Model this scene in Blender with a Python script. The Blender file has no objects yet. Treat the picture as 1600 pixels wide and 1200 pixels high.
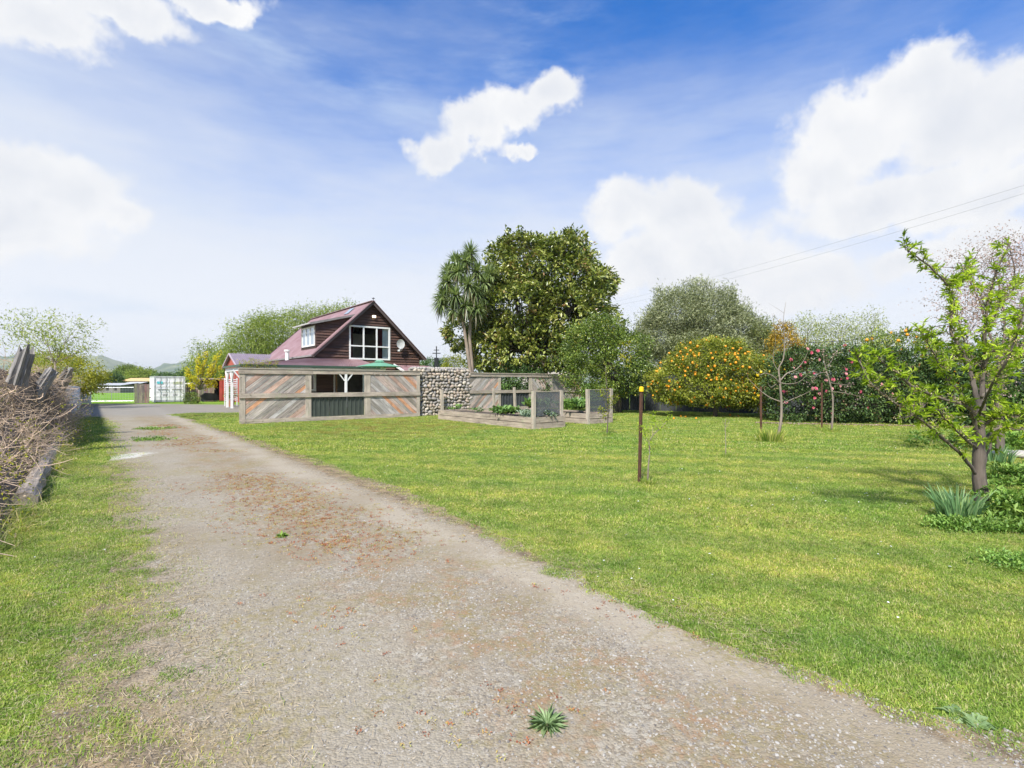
import bpy, math, random
import numpy as np
from mathutils import Vector, Matrix, Euler
R = math.radians
random.seed(7); rng = np.random.default_rng(7)
sc = bpy.context.scene
C = sc.collection
# ------------------------------------------------------------------ camera, sky, sun, exposure
F, H, HY = 800.0, 1.5, 598.0            # focal length in photo pixels, eye height, horizon row
cam_d = bpy.data.cameras.new('camera'); cam = bpy.data.objects.new('camera', cam_d); C.objects.link(cam)
cam.location = (0, 0, H); cam.rotation_euler = (R(90), 0, 0)
cam_d.sensor_width = 36; cam_d.lens = 18.0; cam_d.shift_y = -2/1600
cam_d.clip_start = 0.05; cam_d.clip_end = 12000
sc.camera = cam
SUN_EL, SUN_AZ = R(48), math.atan2(-0.30, -0.95)      # azimuth measured from +Y towards +X
sdir = Vector((math.cos(SUN_EL)*math.sin(SUN_AZ), math.cos(SUN_EL)*math.cos(SUN_AZ), math.sin(SUN_EL)))
sl = bpy.data.lights.new('sun', 'SUN'); sl.energy = 4.6; sl.angle = R(6); sl.color = (1, .95, .87)
so = bpy.data.objects.new('sun', sl); C.objects.link(so); so.rotation_euler = sdir.to_track_quat('Z', 'Y').to_euler()
vs = sc.view_settings; vs.view_transform = 'Standard'; vs.look = 'None'; vs.gamma = 1; EXP = 0.65; vs.exposure = EXP
try: vs.use_curve_mapping = False
except Exception: pass

def A(px, py, Y): return Vector(((px-800)/F*Y, Y, H+(HY-py)/F*Y))     # a point seen at photo pixel px,py and Y metres ahead
def G(px, py): Y = F*H/(py-HY); return Vector(((px-800)/F*Y, Y, 0))   # the ground point seen there

class NT:
    """small node-tree writer"""
    def __init__(s, nt): s.t = nt; s.t.nodes.clear()
    def n(s, typ, ins=None, **kw):
        nd = s.t.nodes.new(typ)
        for k, v in kw.items(): setattr(nd, k, v)
        for k, v in (ins or {}).items(): s.set(nd.inputs[k], v)
        return nd
    def set(s, sock, v):
        if isinstance(v, bpy.types.NodeSocket): s.t.links.new(v, sock)
        elif isinstance(v, (tuple, list)) and sock.type == 'RGBA' and len(v) == 3: sock.default_value = (*v, 1)
        else: sock.default_value = v
    def m(s, op, a, b=0.0, c=0.0, clamp=False):
        nd = s.n('ShaderNodeMath', {0: a, 1: b}, operation=op, use_clamp=clamp)
        if op in ('MULTIPLY_ADD', 'SMOOTH_MAX', 'SMOOTH_MIN'): s.set(nd.inputs[2], c)
        return nd.outputs[0]
    def v(s, op, a, b=(0, 0, 0)):
        nd = s.n('ShaderNodeVectorMath', {0: a}, operation=op)
        if op == 'SCALE': s.set(nd.inputs['Scale'], b)
        elif op not in ('LENGTH', 'NORMALIZE'): s.set(nd.inputs[1], b)
        return nd.outputs['Value' if op in ('LENGTH', 'DOT_PRODUCT', 'DISTANCE') else 'Vector']
    def noise(s, vec, scale, detail=4, rough=.55, col=False, dist=0.0):
        nd = s.n('ShaderNodeTexNoise', {'Scale': scale, 'Detail': detail, 'Roughness': rough, 'Distortion': dist})
        if vec is not None: s.set(nd.inputs['Vector'], vec)
        return nd.outputs['Color' if col else 0]
    def voro(s, vec, scale, feature='F1', out='Distance', rand=1.0):
        nd = s.n('ShaderNodeTexVoronoi', {'Scale': scale, 'Randomness': rand}, feature=feature)
        if vec is not None: s.set(nd.inputs['Vector'], vec)
        return nd.outputs[out]
    def ramp(s, fac, stops, interp='LINEAR'):
        nd = s.n('ShaderNodeValToRGB'); s.set(nd.inputs[0], fac); cr = nd.color_ramp; cr.interpolation = interp
        while len(cr.elements) < len(stops): cr.elements.new(.5)
        for e, (p, c) in zip(cr.elements, stops):
            e.position = p; e.color = (c, c, c, 1) if isinstance(c, (int, float)) else (*c, 1)
        return nd.outputs[0]
    def mix(s, f, a, b, blend='MIX'):
        nd = s.n('ShaderNodeMix', data_type='RGBA', blend_type=blend)
        s.set(nd.inputs[0], f); s.set(nd.inputs[6], a); s.set(nd.inputs[7], b)
        return nd.outputs[2]
    def smooth(s, x, a, b):
        nd = s.n('ShaderNodeMapRange', {'Value': x, 'From Min': a, 'From Max': b}, interpolation_type='SMOOTHSTEP'); return nd.outputs[0]
    def mapping(s, vec, scale=(1, 1, 1), rot=(0, 0, 0), loc=(0, 0, 0)):
        return s.n('ShaderNodeMapping', {'Vector': vec, 'Scale': scale, 'Rotation': rot, 'Location': loc}).outputs[0]
    def bump(s, h, strength=.5, dist=.02):
        return s.n('ShaderNodeBump', {'Height': h, 'Strength': strength, 'Distance': dist}).outputs[0]
    def attr(s, name, out='Vector'): return s.n('ShaderNodeAttribute', attribute_name=name).outputs[out]
    def pos(s): return s.n('ShaderNodeNewGeometry').outputs['Position']

# ---- world: Nishita sky, haze towards the horizon, cumulus clouds as direction-space puffs
w = bpy.data.worlds.new('World'); sc.world = w; w.use_nodes = True
t = NT(w.node_tree)
SKY = 0.12
sky = t.n('ShaderNodeTexSky', sky_type='NISHITA', sun_disc=False, sun_elevation=SUN_EL, sun_rotation=SUN_AZ, air_density=1.0, dust_density=0.6, ozone_density=2.5)
dirv = t.v('NORMALIZE', t.n('ShaderNodeTexCoord').outputs['Generated'])
sep = t.n('ShaderNodeSeparateXYZ', {0: dirv}); dx, dy, dz = sep.outputs
blue = t.mix(1.0, sky.outputs[0], (0.10, 0.62, 1.20), 'MULTIPLY')
wis = t.noise(t.mapping(dirv, (1.2, 1.2, 5), (0, R(14), 0)), 2.2, 6, .6)
hz = t.smooth(t.m('ADD', t.m('ADD', dz, t.m('MULTIPLY', dx, .08)), t.m('MULTIPLY', t.m('SUBTRACT', wis, .5), -.34)), .64, .16)
hz = t.m('POWER', hz, .80)
WH = 1/(SKY*2**EXP)
low = t.smooth(dz, .34, .04)
base = t.mix(t.m('MULTIPLY', hz, .95), blue, t.mix(low, (0.82*WH, 0.865*WH, 0.94*WH), (0.97*WH, .98*WH, 1.0*WH)))
cir = t.smooth(t.noise(t.mapping(dirv, (1.0, 1.0, 4.2), (0, R(-16), 0), (3, 1, 0)), 2.6, 8, .62), .52, .80)
base = t.mix(t.m('MULTIPLY', cir, .55), base, (0.66*WH, 0.78*WH, 0.95*WH))
warp = t.v('SCALE', t.v('SUBTRACT', t.noise(dirv, 5.0, 7, .6, True), (.5, .5, .5)), .15)
wd = t.v('ADD', dirv, warp)
PUFFS = [(1425,150,85,85),(1330,205,92,62),(1290,265,88,62),(1500,180,100,78),(1610,190,100,90),(1420,300,190,55),(1580,300,150,60),
         (970,335,55,50),(1060,350,95,55),(1110,410,150,60),(1230,440,120,50),(1000,420,90,40),(1560,380,70,38),(1440,405,90,30),
         (880,140,56,40),(820,175,74,40),(745,208,76,36),(675,238,56,28),
         (50,280,120,62),(120,320,85,60),(20,350,150,80),(185,340,50,34),
         (60,15,110,48),(180,-8,120,36),(330,-14,100,22),(830,240,40,14)]
acc = None
for (px, py, rx, ry) in PUFFS:
    d = Vector(((px-800)/F, 1, (HY-py)/F)); L = d.length; d.normalize()
    q = t.v('LENGTH', t.v('MULTIPLY', t.v('SUBTRACT', wd, tuple(d)), (F*L/rx, F*L/rx, F*L/ry)))
    q = t.m('SUBTRACT', 1.0, q)
    acc = q if acc is None else t.m('SMOOTH_MAX', acc, q, .35)
# the same kind of cloud outside the frame
gen = t.m('MULTIPLY', t.m('SUBTRACT', t.noise(t.mapping(dirv, (1, 1, 1.8)), 2.3, 7, .6), .54), 5.0)
gen = t.m('SUBTRACT', gen, t.m('MULTIPLY', t.smooth(dy, .45, .72), 4.0))
acc = t.m('MAXIMUM', acc, gen)
fine = t.noise(dirv, 22, 6, .6)
acc = t.m('ADD', acc, t.m('MULTIPLY', t.m('SUBTRACT', fine, .5), .85))
mask = t.smooth(acc, -.06, .36)
shade = t.noise(t.v('ADD', wd, (0, 0, .04)), 7, 5, .6)
shade = t.m('ADD', t.m('MULTIPLY', t.smooth(shade, .35, .7), .55), t.m('MULTIPLY', t.smooth(acc, 1.0, .2), .45))
cc = t.mix(shade, (0.80*WH, 0.83*WH, 0.89*WH), (1.0*WH, 1.0*WH, 1.0*WH))
up = t.m('MULTIPLY', mask, t.smooth(dz, -.02, .12))
final = t.mix(up, base, cc)
bg = t.n('ShaderNodeBackground', {'Color': final, 'Strength': SKY})
t.t.links.new(bg.outputs[0], t.n('ShaderNodeOutputWorld').inputs[0])

# ------------------------------------------------------------------ materials
MATS = {}
def mat(name, fn):
    m = bpy.data.materials.new(name); m.use_nodes = True; t = NT(m.node_tree)
    r = fn(t); out = t.n('ShaderNodeOutputMaterial')
    t.t.links.new(r, out.inputs[0]); MATS[name] = m; return m
def prin(t, col, rough=.7, normal=None, **kw):
    ins = {'Base Color': col, 'Roughness': rough}
    if normal is not None: ins['Normal'] = normal
    ins.update(kw)
    return t.n('ShaderNodeBsdfPrincipled', ins).outputs[0]
def leafmat(name, stops, rough=.45, trans=.35, spec=.4):
    def fn(t):
        c = t.ramp(t.attr('v', 'Fac'), stops)
        big = t.noise(t.pos(), .9, 3)
        c = t.mix(1.0, c, t.ramp(big, [(.3, .78), (.7, 1.2)]), 'MULTIPLY')
        p = prin(t, c, rough, **{'Specular IOR Level': spec})
        tr = t.n('ShaderNodeBsdfTranslucent', {'Color': t.mix(1.0, c, (1.2, 1.2, .75), 'MULTIPLY')}).outputs[0]
        return t.n('ShaderNodeMixShader', {0: trans, 1: p, 2: tr}).outputs[0]
    return mat(name, fn)
def woodmat(name, col=None, contrast=1.0, rough=.85, lichen=0.0):
    def fn(t):
        oi = t.n('ShaderNodeObjectInfo')
        g = t.v('ADD', t.attr('gc'), t.v('SCALE', (7.3, 3.1, 5.7), t.m('MULTIPLY', oi.outputs['Random'], 9)))
        c = oi.outputs['Color'] if col is None else t.n('ShaderNodeRGB').outputs[0]
        if col is not None: c.default_value = (*col, 1)
        gr = t.noise(t.mapping(g, (1.2, 26, 26)), 1.6, 6, .65)
        bl = t.noise(t.mapping(g, (1, 2.6, 2.6)), 1.7, 4, .6)
        k = t.m('MULTIPLY', t.ramp(gr, [(.25, 1-.5*contrast), (.5, .95), (.75, 1+.35*contrast)]), t.ramp(bl, [(.25, 1-.38*contrast), (.7, 1.12)]))
        c = t.mix(1.0, c, t.n('ShaderNodeCombineColor', {0: k, 1: k, 2: k}).outputs[0], 'MULTIPLY')
        if lichen:
            l = t.smooth(t.noise(g, 5.5, 6, .7), .60-.1*lichen, .70)
            c = t.mix(t.m('MULTIPLY', l, .75), c, (.30, .33, .20))
            l2 = t.smooth(t.noise(t.v('ADD', g, (4, 4, 4)), 9, 5, .7), .58, .68)
            c = t.mix(t.m('MULTIPLY', l2, .6), c, (.07, .06, .045))
        return prin(t, c, rough, t.bump(gr, .6, .006))
    return mat(name, fn)
def plain(name, col, rough=.6, metal=0.0, dirt=.25, scale=3.0, bump=0.0):
    def fn(t):
        p = t.pos(); nz = t.noise(p, scale, 6, .65)
        c = t.mix(1.0, col, t.ramp(nz, [(.28, 1-dirt), (.65, 1+dirt*.25)]), 'MULTIPLY')
        return prin(t, c, rough, t.bump(nz, bump, .01) if bump else None, Metallic=metal)
    return mat(name, fn)
wood_tint = woodmat('weathered_board', None, 1.25, lichen=.12)
wood_rail = woodmat('weathered_rail', (.46, .385, .31), 1.1, lichen=.5)
wood_post = woodmat('grey_post', (.47, .405, .325), .9, lichen=.15)
wood_bed = woodmat('bed_sleeper', (.42, .345, .27), 1.1, lichen=.15)
wood_pale = woodmat('paling', (.34, .27, .22), .9)
wood_log = woodmat('edging_log_wood', (.40, .33, .26), 1.4)
wood_old = woodmat('old_timber', (.30, .28, .26), 1.6)
bark = woodmat('bark', (.15, .12, .098), 1.1, .9)
bark_pale = woodmat('pale_bark', (.26, .21, .165), .9, .9, lichen=.5)
bark_twig = woodmat('twig', (.58, .43, .30), 1.1)
white = plain('white_paint', (.80, .80, .78), .5, dirt=.12)
white_ct = plain('container_white', (.80, .78, .80), .5, dirt=.2, scale=2.5)
steel_dark = plain('dark_green_steel', (.055, .066, .055), .45, dirt=.2)
steel_grey = plain('dark_grey_steel', (.05, .055, .06), .55, dirt=.35)
fence_white = plain('pale_blue_steel', (.60, .68, .76), .45, dirt=.12)
fence_w2 = plain('white_steel', (.74, .79, .84), .45, dirt=.12)
gutter_m = plain('green_gutter', (.045, .09, .06), .4)
red_wall = plain('red_iron', (.44, .085, .06), .6, dirt=.3)
dark_room = plain('dark_interior', (.03, .025, .022), .9)
galv = plain('galvanised', (.5, .51, .52), .35, .6)
rust = mat('rusty_steel', lambda t: prin(t, t.ramp(t.noise(t.pos(), 22, 6, .7), [(.3, (.045, .025, .018)), (.6, (.13, .055, .03)), (.8, (.22, .10, .05))]), .85, t.bump(t.noise(t.pos(), 60, 4), .5, .003)))
yellow_cap = plain('yellow_plastic', (.80, .52, .01), .4, dirt=.08)
black_pl = plain('black_cover', (.015, .016, .02), .5)
canvas_g = plain('green_canvas', (.13, .32, .20), .8, dirt=.12)
wire_m = plain('wire', (.30, .31, .32), .4, .7)
cable_m = plain('black_cable', (.02, .02, .02), .6)
curtain_r = plain('red_curtain', (.16, .012, .02), .9)
curtain_w = plain('white_curtain', (.88, .9, .92), .9)
def wbfn(t):
    ob = t.n('ShaderNodeTexCoord').outputs['Object']; zz = t.n('ShaderNodeSeparateXYZ', {0: ob}).outputs[2]
    fl = t.m('FLOOR', t.m('DIVIDE', t.m('ADD', zz, .004), .19)); wn = t.n('ShaderNodeTexWhiteNoise', {'W': fl}, noise_dimensions='1D').outputs[0]
    g = t.noise(t.mapping(ob, (.7, 1, 12)), 2.2, 6, .65)
    c = t.mix(t.ramp(g, [(.3, 0.0), (.75, 1.0)]), (.045, .023, .016), (.125, .066, .045))
    c = t.mix(1.0, c, t.ramp(wn, [(0, .55), (1, 1.5)]), 'MULTIPLY')
    fr = t.m('FRACT', t.m('DIVIDE', t.m('ADD', zz, .004), .19))
    return prin(t, c, .65)
wb_m = mat('brown_weatherboard', wbfn)
wb_old = mat('brown_paint', lambda t: prin(t, t.mix(t.ramp(t.noise(t.mapping(t.n('ShaderNodeTexCoord').outputs['Object'], (.7, 1, 9)), 2.2, 6, .65), [(.3, 0.0), (.75, 1.0)]), (.040, .017, .012), (.105, .048, .033)), .6))
roof_m = mat('maroon_roof', lambda t: prin(t, t.mix(t.ramp(t.noise(t.mapping(t.n('ShaderNodeTexCoord').outputs['Object'], (1, .7, 1)), 1.1, 6, .7), [(.3, 0.0), (.7, 1.0)]), (.21, .115, .115), (.32, .215, .225)), .42, Metallic=.1))
glass_m = mat('window_glass', lambda t: t.n('ShaderNodeMixShader', {0: t.n('ShaderNodeLayerWeight', {0: .2}).outputs['Fresnel'], 1: t.n('ShaderNodeBsdfTransparent', {0: (.93, .95, .95)}).outputs[0], 2: t.n('ShaderNodeBsdfGlossy', {'Roughness': .02}).outputs[0]}).outputs[0])
bright_glass = mat('sky_reflecting_glass', lambda t: prin(t, (.45, .52, .58), .06, Metallic=.55))
net_m = mat('shade_netting', lambda t: t.n('ShaderNodeMixShader', {0: t.ramp(t.noise(t.pos(), 30, 3), [(.3, .50), (.7, .72)]), 1: t.n('ShaderNodeBsdfTransparent').outputs[0], 2: prin(t, (.13, .135, .145), .9)}).outputs[0])
lamp_m = mat('lit_lamp', lambda t: t.n('ShaderNodeEmission', {0: (1, .85, .6), 1: 2.0}).outputs[0])
stone_m = mat('river_stone', lambda t: prin(t, t.mix(1.0, t.n('ShaderNodeObjectInfo').outputs['Color'], t.ramp(t.noise(t.pos(), 14, 6, .7), [(.3, .72), (.7, 1.18)]), 'MULTIPLY'), .75, t.bump(t.noise(t.pos(), 30, 5), .35, .01)))
soil_m = plain('soil', (.10, .075, .05), .95, dirt=.4, scale=9, bump=.6)
concrete_m = plain('pale_stone', (.50, .47, .42), .85, dirt=.4, scale=6, bump=.4)
petal_p = plain('pink_petal', (.56, .10, .16), .55, dirt=.2)
petal_l = plain('pale_pink_petal', (.62, .27, .28), .6, dirt=.2)
petal_w = plain('white_petal', (.82, .82, .78), .6, dirt=.05)
orange_m = plain('orange_peel', (.85, .33, .01), .45, dirt=.12, scale=12)
lemon_m = plain('lemon_peel', (.85, .60, .02), .45, dirt=.1, scale=12)

L_mag = leafmat('magnolia_leaf', [(0, (.04, .07, .012)), (.4, (.145, .19, .028)), (.66, (.32, .35, .07)), (.86, (.42, .40, .13)), (1, (.24, .13, .055))], .28, .22, .6)
L_cit = leafmat('citrus_leaf', [(0, (.05, .085, .016)), (.5, (.15, .22, .034)), (.85, (.30, .38, .065)), (1, (.46, .42, .07))], .32, .28, .55)
L_ora = leafmat('orange_leaf', [(0, (.09, .13, .015)), (.5, (.26, .30, .035)), (.85, (.44, .44, .07)), (1, (.56, .46, .08))], .4, .35)
L_oli = leafmat('olive_leaf', [(0, (.16, .19, .09)), (.5, (.32, .35, .185)), (1, (.52, .54, .33))], .5, .2)
L_wil = leafmat('willow_leaf', [(0, (.10, .15, .02)), (.5, (.26, .33, .045)), (1, (.50, .54, .14))], .55, .45)
L_yel = leafmat('yellow_leaf', [(0, (.26, .30, .02)), (.5, (.58, .54, .03)), (1, (.85, .72, .05))], .55, .5)
L_yg = leafmat('yellow_green_leaf', [(0, (.16, .19, .01)), (.5, (.38, .38, .025)), (1, (.60, .55, .06))], .55, .45)
L_org = leafmat('orange_shrub_leaf', [(0, (.18, .14, .015)), (.5, (.42, .27, .02)), (1, (.62, .40, .04))], .55, .3)
L_cam = leafmat('camellia_leaf', [(0, (.03, .06, .018)), (.55, (.08, .14, .038)), (.85, (.17, .24, .07)), (1, (.34, .20, .12))], .45, .2, .3)
L_plum = leafmat('plum_leaf', [(0, (.17, .27, .018)), (.5, (.36, .50, .035)), (1, (.60, .72, .09))], .5, .5)
L_bract = leafmat('spent_blossom', [(0, (.28, .20, .09)), (.5, (.50, .40, .20)), (1, (.72, .64, .42))], .8, .3)
L_blos = leafmat('pink_blossom', [(0, (.24, .15, .12)), (.5, (.44, .30, .27)), (1, (.66, .50, .48))], .8, .3)
L_far = leafmat('far_leaf', [(0, (.13, .16, .05)), (.5, (.27, .30, .10)), (1, (.45, .47, .20))], .7, .3)
L_dark = leafmat('dark_leaf', [(0, (.03, .07, .02)), (.5, (.08, .15, .035)), (1, (.17, .26, .06))], .5, .2)
L_cab = leafmat('cabbage_leaf', [(0, (.25, .20, .11)), (.12, (.10, .14, .05)), (.5, (.17, .24, .08)), (1, (.40, .47, .21))], .35, .3, .5)
L_veg = leafmat('garden_leaf', [(0, (.05, .10, .03)), (.5, (.14, .26, .06)), (.85, (.28, .42, .10)), (1, (.16, .05, .05))], .45, .3)
L_sil = leafmat('silver_leaf', [(0, (.13, .20, .12)), (.5, (.25, .34, .22)), (1, (.42, .50, .38))], .55, .25)
L_straw = leafmat('straw', [(0, (.20, .14, .08)), (.4, (.42, .32, .20)), (1, (.68, .56, .40))], .9, .15)
L_red = leafmat('red_weed', [(0, (.30, .09, .045)), (.45, (.46, .17, .08)), (.7, (.50, .34, .11)), (1, (.40, .40, .12))], .8, .2)
L_daf = leafmat('daffodil_leaf', [(0, (.07, .15, .06)), (.5, (.16, .30, .12)), (1, (.30, .44, .19))], .4, .25)

def grassfn(kind):
    def fn(t):
        p = t.pos()
        v = t.attr('v', 'Fac')
        g1 = t.ramp(v, [(0, (.10, .19, .028)), (.35, (.225, .345, .055)), (.65, (.385, .475, .10)), (.86, (.48, .54, .15)), (1, (.58, .52, .28))])
        sp = t.n('ShaderNodeSeparateXYZ', {0: p})
        c1 = t.noise(p, .55, 4, .6); c2 = t.noise(p, 3.1, 4, .6)
        c = t.mix(1.0, g1, t.ramp(c2, [(.30, (.62, .74, .55)), (.5, (1, 1, 1)), (.72, (1.22, 1.12, 1.1))]), 'MULTIPLY')
        c = t.mix(1.0, c, t.ramp(c1, [(.33, (.80, .92, .8)), (.62, (1.18, 1.06, 1.0))]), 'MULTIPLY')
        c4 = t.noise(p, 9.0, 5, .7)
        c = t.mix(1.0, c, t.ramp(c4, [(.30, (.70, .82, .70)), (.50, (.96, .98, 1.0)), (.70, (1.22, 1.14, 1.12))]), 'MULTIPLY')
        th = t.m('MULTIPLY', t.smooth(t.noise(t.v('ADD', p, (5, 5, 0)), 2.6, 7, .75), .55, .66), .36)
        c = t.mix(th, c, (.42, .34, .15))
        # mowing rows run from the drive towards the hedge
        row = t.m('SINE', t.m('ADD', t.m('MULTIPLY', t.v('DOT_PRODUCT', p, (.25, .97, 0)), 6.5), t.m('MULTIPLY', c1, 5)))
        c = t.mix(1.0, c, t.ramp(t.m('MULTIPLY_ADD', row, .5, .5), [(0, (.86, .90, .88)), (1, (1.16, 1.10, 1.04))]), 'MULTIPLY')
        # worn, drier turf in front of the board fence
        dry = t.m('MULTIPLY', t.smooth(t.v('DISTANCE', t.v('MULTIPLY', p, (1, 1, 0)), (-4.3, 17.5, 0)), 5.5, 1.5), t.smooth(t.noise(p, 1.6, 5, .65), .40, .62))
        c = t.mix(t.m('MULTIPLY', dry, .7), c, (.30, .22, .06))
        if kind == 'sheet':
            far = t.smooth(sp.outputs[1], 30, 60)
            f = t.noise(t.mapping(p, (1, 3, 1)), .35, 6, .6)
            fc = t.mix(t.ramp(f, [(.35, 0.0), (.7, 1.0)]), (.09, .20, .02), (.24, .34, .05))
            n = t.noise(p, 40, 5, .7)
            c = t.mix(far, t.mix(1.0, c, t.ramp(n, [(.3, .45), (.7, 1.05)]), 'MULTIPLY'), fc)
            return prin(t, c, .95, t.bump(n, .8, .03), **{'Specular IOR Level': .1})
        pr = prin(t, c, .6, **{'Specular IOR Level': .25})
        tr = t.n('ShaderNodeBsdfTranslucent', {'Color': t.mix(1.0, c, (1.15, 1.15, .8), 'MULTIPLY')}).outputs[0]
        return t.n('ShaderNodeMixShader', {0: .35, 1: pr, 2: tr}).outputs[0]
    return fn
grass_blade = mat('grass_blade', grassfn('blade'))
def sheetfn(t):
    # the sheet has no per-blade value: give it a mottled one
    return None
def ground_fn(t):
    p = t.pos(); sp = t.n('ShaderNodeSeparateXYZ', {0: p})
    n = t.noise(p, 30, 6, .7); c1 = t.noise(p, .55, 4, .6); c2 = t.noise(p, 3.1, 4, .6)
    c = t.ramp(n, [(.25, (.07, .085, .022)), (.5, (.17, .22, .045)), (.75, (.32, .35, .10))])
    c = t.mix(1.0, c, t.ramp(c2, [(.30, (.7, .8, .6)), (.72, (1.25, 1.12, 1.1))]), 'MULTIPLY')
    c = t.mix(1.0, c, t.ramp(c1, [(.33, (.8, .92, .8)), (.62, (1.18, 1.06, 1))]), 'MULTIPLY')
    far = t.smooth(sp.outputs[1], 28, 45)
    f = t.noise(t.mapping(p, (.5, 1, 1)), .25, 7, .65)
    fc = t.ramp(f, [(.35, (.10, .22, .02)), (.55, (.19, .34, .04)), (.75, (.32, .42, .08))])
    return prin(t, t.mix(far, c, fc), .95, t.bump(n, .8, .03), **{'Specular IOR Level': .1})
ground_m = mat('turf', ground_fn)
TH = math.atan2(.63, .776); D1 = Vector((math.cos(TH), math.sin(TH), 0)); D2 = Vector((-math.sin(TH), math.cos(TH), 0))
def gravel_fn(t):
    p = t.pos()
    c = t.v('DOT_PRODUCT', p, tuple(D1)); s = t.v('DOT_PRODUCT', p, tuple(D2))
    wob = t.m('MULTIPLY', t.m('SUBTRACT', t.noise(p, .7, 4), .5), 1.1)
    cw = t.m('ADD', c, wob)
    vcol = t.voro(p, 95, 'F1', 'Color'); vd = t.voro(p, 95)
    vc2 = t.voro(p, 38, 'F1', 'Color'); vd2 = t.voro(p, 38)
    st = t.mix(t.n('ShaderNodeSeparateColor', {0: vcol}).outputs[0], (.18, .155, .125), (.50, .45, .375))
    st2 = t.mix(t.n('ShaderNodeSeparateColor', {0: vc2}).outputs[1], (.23, .21, .185), (.52, .49, .44))
    stones = t.mix(t.smooth(t.n('ShaderNodeSeparateColor', {0: vc2}).outputs[0], .72, .78), st, st2)
    fines = t.mix(t.noise(p, 160, 3), (.30, .25, .185), (.42, .36, .28))
    pale = t.mix(t.noise(p, 120, 3), (.42, .36, .285), (.54, .475, .385))
    lo = t.noise(p, 1.3, 5, .65)
    col = t.mix(t.ramp(lo, [(.35, .15), (.68, .7)]), stones, fines)
    # rolled, paler wheel track on the lawn side
    trk = t.smooth(t.m('ABSOLUTE', t.m('SUBTRACT', t.m('ADD', c, t.m('MULTIPLY', wob, .35)), 2.60)), .38, .05)
    col = t.mix(t.m('MULTIPLY', trk, .62), col, pale)
    trk2 = t.smooth(t.m('ABSOLUTE', t.m('SUBTRACT', cw, .95)), .55, .1)
    col = t.mix(t.m('MULTIPLY', trk2, .4), col, t.mix(t.noise(p, 120, 3), (.32, .285, .235), (.46, .42, .35)))
    # mossy, rusty-leaved centre strip
    mid = t.smooth(t.m('ABSOLUTE', t.m('SUBTRACT', cw, 1.85)), .75, .15)
    mn = t.smooth(t.noise(p, 3.2, 8, .75), .44, .58)
    mcol = t.mix(t.smooth(t.noise(p, 14, 5, .7), .40, .62), (.27, .22, .11), (.38, .21, .11))
    col = t.mix(t.m('MULTIPLY', t.m('MULTIPLY', mid, mn), .62), col, mcol)
    moss = t.m('MULTIPLY', t.smooth(t.noise(p, 1.1, 6, .7), .45, .62), t.smooth(t.noise(p, 20, 6, .75), .42, .60))
    col = t.mix(t.m('MULTIPLY', moss, .68), col, t.mix(t.noise(p, 60, 3), (.17, .15, .05), (.40, .33, .13)))
    brown = t.smooth(t.noise(t.v('ADD', p, (9, 2, 0)), .8, 6, .65), .46, .66)
    col = t.mix(t.m('MULTIPLY', brown, .42), col, (.27, .22, .155))
    # soil verges
    e1 = t.smooth(cw, .55, -.15)
    e2 = t.smooth(t.m('ADD', t.m('SUBTRACT', c, t.m('MULTIPLY', t.smooth(t.n('ShaderNodeSeparateXYZ', {0: p}).outputs[1], 2.5, 6), .20)), t.m('MULTIPLY', t.m('SUBTRACT', t.noise(p, 3.5, 5, .7), .5), .6)), 2.66, 2.84)
    vn = t.noise(p, 6, 6, .7)
    verge = t.mix(t.smooth(vn, .38, .62), (.15, .11, .072), (.38, .28, .165))
    col = t.mix(t.m('MULTIPLY', t.m('MAXIMUM', e1, e2), .8), col, verge)
    # far apron: smoother, bluish chip seal
    far = t.smooth(t.n('ShaderNodeSeparateXYZ', {0: p}).outputs[1], 21, 25)
    col = t.mix(t.m('MULTIPLY', far, .85), col, t.mix(t.noise(p, .8, 5), (.25, .235, .215), (.36, .34, .315)))
    cl = t.v('DISTANCE', t.v('MULTIPLY', t.v('ADD', p, t.v('SCALE', t.v('SUBTRACT', t.noise(p, 6, 4, .6, True), (.5, .5, .5)), .9)), (1, .55, 0)), (-7.85, 5.75, 0))
    col = t.mix(t.smooth(cl, .42, .2), col, (.62, .60, .57))
    col = t.mix(1.0, col, (.82, .805, .75), 'MULTIPLY')
    h = t.m('ADD', t.m('MULTIPLY', vd, -1.0), t.m('MULTIPLY', vd2, -.8))
    return prin(t, col, .95, t.bump(h, .6, .006), **{'Specular IOR Level': .15})
gravel_m = mat('gravel', gravel_fn)
pebble_m = mat('pebble', lambda t: prin(t, t.ramp(t.n('ShaderNodeObjectInfo').outputs['Random'], [(0, (.15, .135, .12)), (.35, (.25, .22, .18)), (.7, (.33, .30, .255)), (1, (.39, .37, .335))]), .85))
hill_m = mat('hill_pasture', lambda t: prin(t, t.mix(t.smooth(t.noise(t.pos(), .004, 8, .6), .4, .6), (.07, .11, .045), (.20, .22, .10)), .95))

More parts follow.
